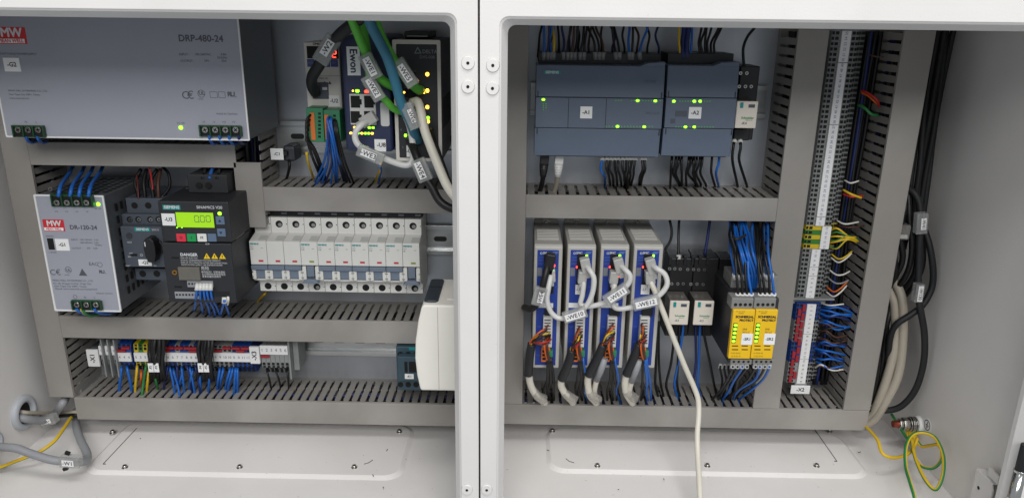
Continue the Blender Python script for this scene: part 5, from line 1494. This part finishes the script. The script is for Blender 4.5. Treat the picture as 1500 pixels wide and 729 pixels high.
# ---- servo drive cables
mat('shroud', (34, 35, 38), 0.55, var=0.12)
mat('film', (168, 164, 158), 0.18, var=0.2, alpha=0.42)
WC = ['maroon', 'orange_wire', 'brown_wire', 'yellow', 'black_wire', 'brown_wire', 'red_wire', 'maroon']
SH = [((779, 503), (776, 520), (774, 548), (777, 562), (785, 578), (797, 588)),
      ((838, 512), (833, 530), (823, 555), (822, 564), (829, 578), (838, 588)),
      ((884, 504), (876, 522), (862, 549), (861, 560), (864, 578), (872, 588)),
      ((937, 503), (929, 522), (918, 548), (915.5, 562), (918, 576), (925, 588))]
SRC = [(803, 488), (850, 490), (897, 486), (944, 486)]
for i, s in enumerate(SH):
    top = s[0]
    nm = ('first', 'second', 'third', 'fourth')[i]
    c = cable('motor_cable', [(s[2][0] + 0.5, s[2][1] - 4, 92), (s[3][0], s[3][1], 88), (s[4][0], s[4][1], 80), (s[5][0], s[5][1], 62), (s[5][0] + 4, s[5][1] + 8, 45)], 3.9, ['cream'], 'cream cable with black sleeve and coloured cores at the %s servo drive' % nm, 'cable', 'sleeved cables of the servo drives')
    org = Vector((c.location.x / MM, -c.location.y / MM, c.location.z / MM))
    pts = [tuple(Vector(q) - org) for q in smooth_path(world_pts([(top[0], top[1], 100), (s[1][0], s[1][1], 99), (s[2][0], s[2][1], 93)]), 6)]
    MB().tube(pts, 4.6, 10, r_end=5.0).build('black_sleeve', 'shroud', c)
    rnd = random.Random(40 + i)
    for k in range(8):
        sx, sy = SRC[i][0] + rnd.uniform(-3, 4), SRC[i][1] - 12 + k * 3.4
        mx, my = (sx + top[0]) / 2 + rnd.uniform(-3, 3), min(sy, top[1]) + abs(sy - top[1]) * 0.35 - rnd.uniform(0, 5)
        pts = smooth_path(world_pts([(sx, sy, 96), (sx - 2, sy + 2, 103), (mx, my + 4, 108 + rnd.uniform(-4, 4)), (top[0] + rnd.uniform(-2.4, 2.4), top[1] - 2, 104), (top[0] + rnd.uniform(-2, 2), top[1] + 5, 100)]), 5)
        MB().tube([tuple(Vector(q) - org) for q in pts], 0.95, 6).build('core', WC[k], c)
    for k in range(3):
        sx, sy = SRC[i][0] + 1 + k * 2, 505 + k * 2
        pts = smooth_path(world_pts([(SRC[i][0] + rnd.uniform(-2, 3), 492, 97), (sx - 6, 504, 106), (sx - 5, 518, 106), (sx - 2, 528, 99)]), 5)
        MB().tube([tuple(Vector(q) - org) for q in pts], 1.0, 6).build('core', ('orange_wire', 'brown_wire', 'maroon')[k], c)
    # crumpled clear tape at the duct
    f = MB()
    q = world_pts([(s[4][0] + 4, s[4][1] + 2, 82)])[0]
    q = Vector(q) - org
    pl = [tuple(q + Vector((-6, 0, 7))), tuple(q + Vector((-1, 2, 2))), tuple(q + Vector((7, 0, -5)))]
    f.tube(pl, 4.8, 8, r_end=5.2)
    f.v = [(a + rnd.uniform(-1, 1), b + rnd.uniform(-1, 1), e_ + rnd.uniform(-1, 1)) for a, b, e_ in f.v]
    f.sm = [False] * len(f.sm)
    f.build('tape_wrap', 'film', c)
    if i >= 2:
        x, y = (882, 536) if i == 2 else (933, 538)
        c2 = cable('motor_cable', [(x + 2, y - 6, 98), (x - 2, y + 6, 96), (x - 9, y + 24, 88), (x - 11, y + 38, 78), (x - 8, y + 52, 55)], 3.0, ['cream'], 'thinner cream cable beside the sleeved cable of the %s servo drive' % nm, 'cable')
        org2 = Vector((c2.location.x / MM, -c2.location.y / MM, c2.location.z / MM))
        pts = [tuple(Vector(q) - org2) for q in world_pts([(x + 4, y - 12, 98), (x - 2, y + 6, 97), (x - 8, y + 20, 90)])]
        MB().tube(pts, 3.7, 10).build('grey_sleeve', 'grey_cable', c2)
    for k in range(5):
        x0_ = SRC[i][0] + 2 - i * 0.5
        m = 'blue_wire' if (i == 3 and k > 1) or (i == 1 and k == 4) or (i == 2 and k == 4) else 'black_wire'
        cn = 'blue' if m == 'blue_wire' else 'black'
        wire([(x0_ - 2 + k * 1.2, 523, 98), (x0_ - 3 + k * 1.6, 532, 100), (x0_ - 5 + k * 3 + J(2), 556, 86), (x0_ - 6 + k * 3.4 + J(3), 572, 66)] + into(x0_ - 6 + k * 4 + J(4), 586, ZH1), 1.3, m, '%s wire below the orange plug of the %s servo drive' % (cn, nm), '%s wires below the %s servo drive' % (cn, nm))
# patch cables between the drives
def patch(pp, label, mk, plugs, col='pale_cable', r=2.75, cat='cable'):
    c = cable('patch_cable', pp, r, [col], label, cat)
    if mk:
        marker(c, *mk)
    for p in plugs:
        rj(c, *p)
    return c
patch([(806, 398, 98), (806, 408, 108), (803, 424, 112), (801.5, 440, 112), (808, 458, 112), (822, 466, 113), (845, 460, 114), (860, 446, 114), (868, 428, 115), (870, 408, 115), (864, 396, 112), (857, 388, 100)],
      'pale patch cable with tag WE10 joining first and second servo drives', (842, 460.5, 118, 25, 12, 20, '-WE10', 6.2, (0.82, 0.62), (0, 0), 0, 3.0),
      [(807, 402, 102, -4, 14, 9), (858, 388, 102, -14, 16, 10)])
patch([(852, 404, 98), (855, 414, 104), (853, 432, 106), (851, 446, 107), (866, 448, 109), (888, 442, 112), (905, 430, 115), (920, 416, 115), (923, 404, 115), (916, 395, 112), (906, 387, 100)],
      'pale patch cable with tag WE11 joining second and third servo drives', (902.5, 431, 119, 27, 12, 36, '-WE11', 6.2, (0.74, 0.6), (1, 0), 0, 3.0),
      [(853, 405, 101, 4, 13, 9), (907, 388, 102, -16, 16, 10)])
patch([(900, 404, 98), (900, 418, 104), (897, 436, 108), (899, 448, 110), (908, 452, 112), (928, 449, 114), (948, 442, 116), (966, 432, 117), (977, 417, 117), (974, 402, 115), (962, 393, 112), (953, 388, 100)],
      'pale patch cable with tag WE12 joining third and fourth servo drives', (946, 442.5, 120, 27, 12, 15, '-WE12', 6.2, (0.8, 0.6), (0, 0), 0, 3.0),
      [(899, 405, 101, 4, 13, 9), (954, 389, 102, -18, 17, 10)])
c = patch([(804, 384, 98), (801, 394, 106), (797, 410, 110), (792, 428, 110), (787, 444, 106), (778, 452, 92), (768, 450, 70)],
          'black cable with grey tag at the first servo drive', (790, 433.5, 114, 20, 13, 78, '-WE4', 5.6, (0.6, 0.42), (0, -1.5), 0, 3.0), [], 'black_wire', 3.6)
rj(c, 805, 386, 102, 8, 22, 9.5, 'black')
# long cream cable hanging out over the lowest duct
c = cable('cream_cable', [(951, 404, 98), (954, 414, 104), (960, 428, 106), (970, 453, 108), (987, 496, 108), (1004, 538, 106), (1016, 565, 104), (1022.5, 584, 106), (1023.5, 605, 112), (1021.5, 635, 124), (1022, 665, 140), (1024, 700, 165), (1026, 740, 190), (1027, 770, 205)], 2.9, ['cream'], 'long cream cable hanging from the fourth servo drive over the lowest duct', 'cable', n=12)
rj(c, 952, 405, 101, -6, 14, 10, 'clear_plug')

# ---- terminal strip wires on the right
def tsw(pp, m, label, group=None, r=0.9):
    wire(pp, r, m, label, group)
tsw([(1262, 133, 33), (1272, 137, 40), (1284, 146, 46), (1288, 156, 40)], 'red_wire', 'short red wire near the top of the tall terminal strip', None, 1.4)
tsw([(1262, 136, 33), (1272, 141, 40), (1280, 148, 44), (1286, 154, 40)], 'orange_wire', 'short orange wire near the top of the tall terminal strip')
tsw([(1257, 154, 33), (1266, 158, 42), (1276, 167, 46), (1287, 170, 40)], 'green_wire', 'short green wire near the top of the tall terminal strip', None, 1.5)
tsw([(1272, 80, 33), (1282, 83, 38), (1294, 84, 40)], 'brown_wire', 'short brown wire at the very top of the tall terminal strip')
tsw([(1237, 264, 33), (1246, 268, 42), (1258, 265, 40)], 'white_wire', 'thin white wire bowing right of the tall strip, uppermost')
tsw([(1235, 278, 33), (1246, 284, 42), (1262, 290, 42)], 'yellow', 'yellow wire halfway down the tall terminal strip', None, 1.2)
tsw([(1235, 284, 33), (1248, 288, 42), (1264, 287, 40)], 'red_wire', 'red wire halfway down the tall terminal strip', None, 1.3)
tsw([(1226, 323, 33), (1238, 328, 42), (1258, 325, 40)], 'white_wire', 'white wire just above the yellow-green terminals')
tsw([(1226, 330, 33), (1245, 333, 42), (1270, 330, 40)], 'brown_wire', 'brown wire just above the yellow-green terminals')
for k in range(6):
    y = 338 + k * 4.5
    tsw([(1214 + J(2), y, 33), (1226, y + J(4), 42), (1242 + J(5), 349 + J(6), 44), (1256 + J(4), 352 + J(5), 40)], ['yellow', 'green_wire'] if k % 2 else 'yellow', 'yellow earth wire fanning right of the yellow-green terminals', 'earth wires right of the yellow-green terminals', 1.1)
for k, (y0, y1, m) in enumerate(((377, 371, 'white_wire'), (372, 368, 'yellow'), (395, 397, 'white_wire'), (407, 410, 'grey_cable'), (420, 412, 'orange_wire'), (427, 418, 'white_wire'))):
    cn = {'white_wire': 'white', 'yellow': 'yellow', 'grey_cable': 'grey', 'orange_wire': 'orange'}[m]
    x0_ = 1218 - (y0 - 372) * 0.14
    tsw([(x0_, y0, 33), (x0_ + 10, y0 + 7, 42), (x0_ + 20, (y0 + y1) / 2 + 6, 44), (x0_ + 30, y1, 40)], m, 'thin %s wire between the yellow-green and the blue terminals' % cn, 'thin %s wires below the yellow-green terminals' % cn)
for k in range(22):
    y = 444 + k * 4.7
    if 474 < y < 498 or y > 532: m = 'brown_wire' if k % 2 else 'white_wire'
    else: m = 'blue_wire' if k % 4 else 'navy_wire'
    if 474 < y < 498 and k % 2 == 0: m = 'black_wire'
    if y > 534 and k % 3 == 0: continue
    x0_ = 1204 - (y - 441) * 0.13
    cn = {'blue_wire': 'blue', 'navy_wire': 'dark blue', 'brown_wire': 'brown', 'white_wire': 'white', 'black_wire': 'black'}[m]
    tsw([(x0_ + J(3), y, 33), (x0_ + 12, y + J(5), 44), (x0_ + 26 + J(4), y + 4 + J(7), 46), (x0_ + 44 + J(5), y + 6 + J(6), 44)], m, '%s wire running right from the blue and grey terminals' % cn, '%s wires right of the lower strip' % cn, 1.15)
tsw([(1203, 444, 34), (1216, 447, 46), (1236, 445, 46)], 'white_wire', 'single white wire across the topmost blue terminals')

# dark wire looms standing in the gaps beside the tall strip
for k in range(9):
    xa = cx2 + 31 + (k % 5) * 4.6 + J(1)
    dd = 9 + (k // 5) * 7 + J(2)
    pts = smooth_path([(xa + J(2), dd, 70), (xa + J(3), dd + J(3), 170), (xa + 1 + J(3), dd + J(3), 270), (xa + 2 + J(3), dd, 370), (xa + 2 + J(2), dd, 476)], 8)
    o_, lp_ = local(pts)
    ob = MB().tube(lp_, 2.1, 7).build('wire', 'black_wire' if k % 3 else 'navy_wire')
    ob.location = (o_.x * MM, -o_.y * MM, o_.z * MM)
    GROUPED.setdefault((('black' if k % 3 else 'dark blue') + ' wire in the upright loom right of the tall strip', 'upright wire loom right of the terminals'), []).append((xa, ob))
    tag(ob, 'dark wire in the upright loom right of the tall strip', 'wire', 'upright wire loom right of the terminals')

ORDW = ['first', 'second', 'third', 'fourth', 'fifth', 'sixth', 'seventh', 'eighth', 'ninth', 'tenth', 'eleventh', 'twelfth', 'thirteenth', 'fourteenth']
for (lab, grp), mem in GROUPED.items():
    if 1 < len(mem) <= 14:
        hor = max(a for a, _ in mem) - min(a for a, _ in mem)
        byz = 'lower strip' in grp or 'yellow-green' in grp
        mem.sort(key=(lambda q: -q[1].location.z) if byz else (lambda q: q[0]))
        for k, (_, o) in enumerate(mem):
            o['label'] = lab + (', %s from the top' if byz else ', %s from the left') % ORDW[k]
# ------------------------------------------------------------------ cables and fittings at the side walls
WX = 497.0
WXL = 530.0
def on_wall(px, py, X):
    """distance d at which a photograph pixel meets the plane x = X"""
    v = CM @ Vector(((px - 750) / F_PX, -(py - 364.5) / F_PX, -1.0))
    p = CAM + v * ((X - CAM.x) / v.x)
    return -p.y, p.z

mat('grommet', (176, 180, 186), 0.45, var=0.03)
# grommets in the left wall
for (px, py, r1, r2, lab) in ((38, 604, 20, 12.5, 'grey cable grommet in the left wall, with the W3 cable through it'), (-8, 648, 13, 9, 'grey cable grommet at the picture edge, with the W1 cable through it')):
    d, z = on_wall(px, py, -WXL + 4)
    g = thing('grommet', lab, 'grommet', -WXL, d, z)
    m = MB()
    n = 28
    secs = [(r1, 0.0), (r1, 3.0), (r1 - 1.5, 5.0), (r2 + 2.5, 6.0), (r2, 4.5), (r2, -1.0)]
    vs = [(h, r * math.cos(2 * math.pi * i / n), r * math.sin(2 * math.pi * i / n)) for r, h in secs for i in range(n)]
    fs = [(k * n + i, k * n + (i + 1) % n, (k + 1) * n + (i + 1) % n, (k + 1) * n + i) for k in range(len(secs) - 1) for i in range(n)]
    m.add(vs, fs, 0, True)
    m.build('collar', 'grommet', g)
    MB().cyl(0.0, 0, 0, r2 + 0.5, 0.4, 'x', 24).build('opening', 'hole', g)

WL = lambda px, py, g: max(on_wall(px, py, -WXL + g)[0], 4)
c = cable('cable', [(24, 610, WL(24, 610, -2)), (38, 613, WL(38, 613, 7)), (54, 615, WL(54, 615, 11)), (70, 614, WL(70, 614, 13)), (80, 606, WL(80, 606, 11)), (92, 590, 60), (98, 578, 30)], 4.6, ['grey_cable'], 'grey cable with tag W3 through the upper wall grommet', 'cable')
marker(c, 71, 614, WL(71, 614, 13) + 4, 20, 11, 14, '-W3', 5.6, (0.62, 0.5), (-0.5, 0), 180, 4.9)
cable('cable', [(28, 602, WL(28, 602, -1)), (40, 604, WL(40, 604, 6)), (62, 605, WL(62, 605, 7)), (85, 604, WL(85, 604, 7)), (112, 603, 50), (130, 600, 40)], 2.4, ['cream_dull'], 'thin cream cable beside the W3 cable', 'cable')
cable('cable', [(60, 610, WL(60, 610, 6)), (84, 609, WL(84, 609, 8)), (110, 607, 52), (126, 606, 40)], 2.2, ['black_wire'], 'thin black cable beside the W3 cable', 'cable')
c = cable('cable', [(-25, 652, 140), (0, 654, 142), (23, 656, 146), (46, 664, 148), (76, 673, 150), (102, 675.5, 146), (120, 676, 138), (128, 671, 126), (126, 660, 112), (119, 646, 92), (113, 630, 66), (111, 616, 44), (112, 600, 30)], 4.3, ['grey_cable'], 'thick grey cable with tag W1 bending over the floor', 'cable', n=14)
marker(c, 104, 674.5, 152, 21, 11.5, -3, '-W1', 6.0, (0.58, 0.6), (-0.5, 0.3), 0, 5.0)
for px, py in ((99, 663), (96, 686)):
    x, z = P(px, py, 150)
    o = MB().box(-2.6, 2.6, -1.5, 1.5, -1.8, 1.8).build('tie_end', 'black', c, 0.5)
    o.location = ((x) * MM - c.location.x, -0.150 - c.location.y, z * MM - c.location.z)
    o.rotation_euler = (0, R(20 if py < 670 else -20), 0)
wire([(108, 606, 40), (100, 617, 66), (90, 632, 92), (79, 646, 110), (58, 661, 124), (28, 673, 130), (0, 684, 136), (-25, 694, 140)], 1.9, ['yellow', 'green_wire'], 'yellow-green earth wire crossing the lower left corner', None, n=9)

# black and cream cables hanging at the right wall
bl = [[(1318, 262, 30), (1326, 300, 34), (1318, 340, 40), (1322, 380, 40), (1306, 414, 30), (1290, 430, 12)],
      [(1330, 270, 26), (1332, 320, 36), (1336, 360, 40), (1330, 396, 36), (1312, 424, 24), (1292, 440, 8)],
      [(1338, 280, 22), (1340, 330, 30), (1344, 370, 36), (1338, 404, 32), (1318, 430, 20)],
      [(1322, 280, 22), (1320, 330, 46), (1310, 370, 48), (1312, 400, 40), (1300, 424, 20)],
      [(1344, 300, 18), (1350, 340, 26), (1352, 380, 30), (1344, 408, 28), (1326, 432, 16)],
      [(1314, 430, 20), (1300, 470, 30), (1294, 520, 34), (1288, 560, 34), (1284, 590, 24)],
      [(1306, 440, 12), (1296, 480, 24), (1300, 520, 20), (1292, 570, 20), (1284, 596, 10)],
      [(1300, 450, 34), (1288, 500, 46), (1284, 545, 46), (1276, 590, 36)]]
bl = sorted(bl[:5], key=lambda b: b[2][0]) + sorted(bl[5:], key=lambda b: b[2][0])
for k, b in enumerate(bl):
    cable('cable', b, 3.2, ['black_wire'], ORDW[k] + ' black cable from the left in the tangle at the right wall' if k < 5 else ORDW[k - 5] + ' black cable from the left behind the two cream cables', 'cable', 'black cable tangle at the right wall' if k < 5 else 'black cables behind the cream pair')
c = cable('cable', [(1330, 276, 30), (1340, 284, 36), (1347, 300, 40), (1348, 326, 44), (1347, 350, 46), (1346, 385, 48), (1345, 422, 52), (1347, 446, 56), (1354, 488, 60), (1353, 530, 62), (1341, 570, 60), (1319, 595, 54), (1292, 601, 46), (1266, 597, 36)], 3.6, ['rubber'], 'black cable with two grey tags along the right wall', 'cable', n=12)
marker(c, 1348.5, 326.5, 50, 23, 12, -84, '-W41', 5.0, (0.55, 0.45), (0, 1), 0, 4.5)
marker(c, 1344.5, 428, 57, 21, 9.5, -88, '-W130', 5.0, (0.85, 0.55), (0, 0.5), 0, 4.4)
for k, m in enumerate(('yellow', 'blue_wire', 'brown_wire')):
    wire([(1322, 272, 24), (1334, 276 + 3 * k, 30), (1341, 286 + 2 * k, 36), (1345, 300, 40)], 1.2, m, ('yellow', 'blue', 'brown')[k] + ' core leaving the black cable at the right wall', None)
cable('cable', [(1352, 330, 30), (1362, 362, 40), (1367, 398, 44), (1364, 424, 46), (1351, 447, 50), (1332, 462, 52), (1313, 475, 50), (1304, 494, 44), (1300, 530, 36), (1292, 570, 24)], 3.5, ['rubber'], 'black cable crossing in front of the two cream cables', 'cable', n=12)
cable('cable', [(1298, 410, 10), (1306, 432, 24), (1311, 450, 30), (1311, 500, 38), (1302, 544, 44), (1286, 590, 44), (1276, 607, 38), (1262, 618, 30)], 5.0, ['cream_dull'], 'left one of two thick cream cables at the right wall', 'cable', n=12)
cable('cable', [(1304, 404, 14), (1317, 424, 28), (1323, 453, 36), (1321, 516, 44), (1313, 557, 48), (1295, 592, 48), (1281, 613, 42), (1264, 624, 34)], 5.0, ['cream_dull'], 'right one of two thick cream cables at the right wall', 'cable', n=12)
for k in range(5):                                     # black cables added to stand in for plain shade beside the rightmost duct
    xa = 464 + k * 5.4
    rn = random.Random(k)
    pts = smooth_path([(xa, 16 + rn.uniform(-6, 6), 240), (xa + rn.uniform(-2, 2), 10 + rn.uniform(-5, 6), 320), (xa + rn.uniform(-2, 2), 6 + rn.uniform(-5, 6), 400), (xa + rn.uniform(-2, 2), 2 + rn.uniform(-5, 5), 515)], 8)
    o_, lp_ = local(pts)
    ob = MB().tube(lp_, 3.2, 9).build('cable', 'rubber')
    ob.location = (o_.x * MM, -o_.y * MM, o_.z * MM)
    tag(ob, ORDW[k] + ' black cable from the left, added as shade beside the rightmost duct', 'cable', 'black cables added as shade beside the rightmost duct')
# cable clamp glimpsed in the tangle
dv = Dev('cable_clamp', 'pale plastic clamp in the black tangle at the right wall', 'clamp', 1316, 355, 50)
dv.box('clamp_body', 1316, 330, 1334, 352, 30, 52, 'film', bevel=2)
dv.box('clamp_band', 1312, 344, 1330, 350, 52, 55, 'clear_plug', bevel=1)

# earth stud on the right wall
dS, zS = on_wall(1346, 621, WX)
es = thing('earth_stud', 'steel earth stud with nut and washers on the right wall', 'earth stud', WX, dS, zS)
MB().cyl(0, 0, 0, 10.5, -4, 'x', 20, r2=9).build('insulator', 'white', es)
MB().cyl(-4, 0, 0, 4.0, -26, 'x', 14).build('stud', 'copper', es)
for k, (x, r) in enumerate(((-4.2, 9), (-6.2, 8.6), (-8.2, 9.0), (-10.4, 8.2))):
    MB().cyl(x, 0, 0, r, -1.5, 'x', 20).build('washer', 'steel', es, 0.3)
MB().cyl(-12.4, 0, 0, 7.8, -7, 'x', 6).build('nut', 'steel', es, 0.6)
MB().cyl(-19.6, 0, 0, 6.6, -4, 'x', 6).build('nut', 'steel', es, 0.6)
for k, (a, b) in enumerate(((-3, -18), (3, -19), (7, -17))):
    MB().tube([(-9 + k, a * 0.4, -7), (-9 + k, a + 3, b)], 3.4, 10).build('lug_sleeve', 'yellow', es)
st = thing('earth_sticker', 'round earth symbol sticker on the right wall', 'sticker', WX, on_wall(1358.5, 622, WX)[0], on_wall(1358.5, 622, WX)[1])
MB().cyl(-0.05, 0, 0, 8.0, -0.3, 'x', 24).build('disc', 'label', st)
m = MB()
n = 24
vs = [(-0.5, r * math.cos(2 * math.pi * i / n), r * math.sin(2 * math.pi * i / n)) for r in (6.2, 5.2) for i in range(n)]
m.add(vs, [(i, (i + 1) % n, n + (i + 1) % n, n + i) for i in range(n)])
m.box(-0.5, -0.35, -0.5, 0.5, 0, 4).box(-0.5, -0.35, -3.2, 3.2, -0.5, 0.5).box(-0.5, -0.35, -2.1, 2.1, -2.2, -1.4).box(-0.5, -0.35, -1.1, 1.1, -3.8, -3.0)
m.build('earth_symbol', 'ink', st)

PE = ['yellow', 'green_wire']
wire([(1268, 624, 60), (1276, 632, 78), (1286, 645, 98), (1291, 661, 112), (1300, 668, 116), (1314, 669.5, 114), (1330, 664, 106), (1340, 652, 98), (1344, 641, 92)], 1.8, PE, 'yellow-green earth wire from under the lowest duct to the earth stud', None, n=9)
wire([(1345, 760, 200), (1340, 729, 186), (1333, 705, 168), (1327, 683, 146), (1327, 655, 128), (1335, 638, 116), (1350, 633, 114), (1369, 640, 122), (1381, 664, 140), (1382, 690, 156), (1376, 710, 164), (1368, 716, 164), (1354, 700, 150), (1342, 674, 124), (1337, 655, 104), (1336, 643, 92)], 1.85, PE, 'yellow-green earth wire hanging in a long loop from the earth stud', None, n=9, sub=8)
wire([(1342, 643, 90), (1350, 653, 97), (1362, 652, 106), (1374, 651, 116), (1380, 662, 124), (1377, 676, 130), (1366, 685, 132), (1352, 683, 126), (1342, 673, 116), (1338, 656, 98)], 1.75, PE, 'yellow-green earth wire in a small loop below the earth stud', None, n=9, sub=8)
wire([(1306, 606, 40), (1316, 622, 56), (1327, 639, 74), (1334, 646, 84)], 1.6, 'green_wire', 'dark green wire reaching behind the earth stud', None)

# bracket and hinge at the front right
dB, zB = on_wall(1452, 716, WX)
br = thing('wall_bracket', 'small white bracket on the right wall near the front', 'bracket', WX, dB, zB)
MB().prism([(-14, 14), (10, 14), (14, 8), (14, -30), (-14, -30)], 'x', -9, -7).build('tab', 'coat', br, 0.5)
MB().prism([(-14, 14), (10, 14), (10, 11.5), (-14, 11.5)], 'x', -7, 0).build('foot', 'coat', br, 0.4)
MB().prism([(-2, 24), (14, 24), (14, 14.6), (-2, 14.6)], 'x', -6, -4).build('tab', 'coat', br, 0.5)
MB().cyl(-9.3, -5, -2, 1.8, 0.3, 'x', 12).build('screw_hole', 'hole', br)
hx_, hz_ = P(1492, 700, 246)
hg = thing('hinge', 'chrome and black hinge pin at the lower right edge', 'hinge', hx_, 246, hz_)
MB().cyl(0, 0, -70, 5.0, 78, 'z', 20).build('barrel', 'chrome', hg)
MB().cyl(0, 0, -22, 5.4, 3, 'z', 20).build('band', 'chrome', hg, 0.5)
MB().cyl(0, 0, 8.2, 4.6, 26, 'z', 20).build('pin_sleeve', 'rubber', hg, 0.5)
MB().cyl(0, 0, 6.6, 5.5, 2.6, 'z', 20).build('band', 'chrome', hg, 0.5)
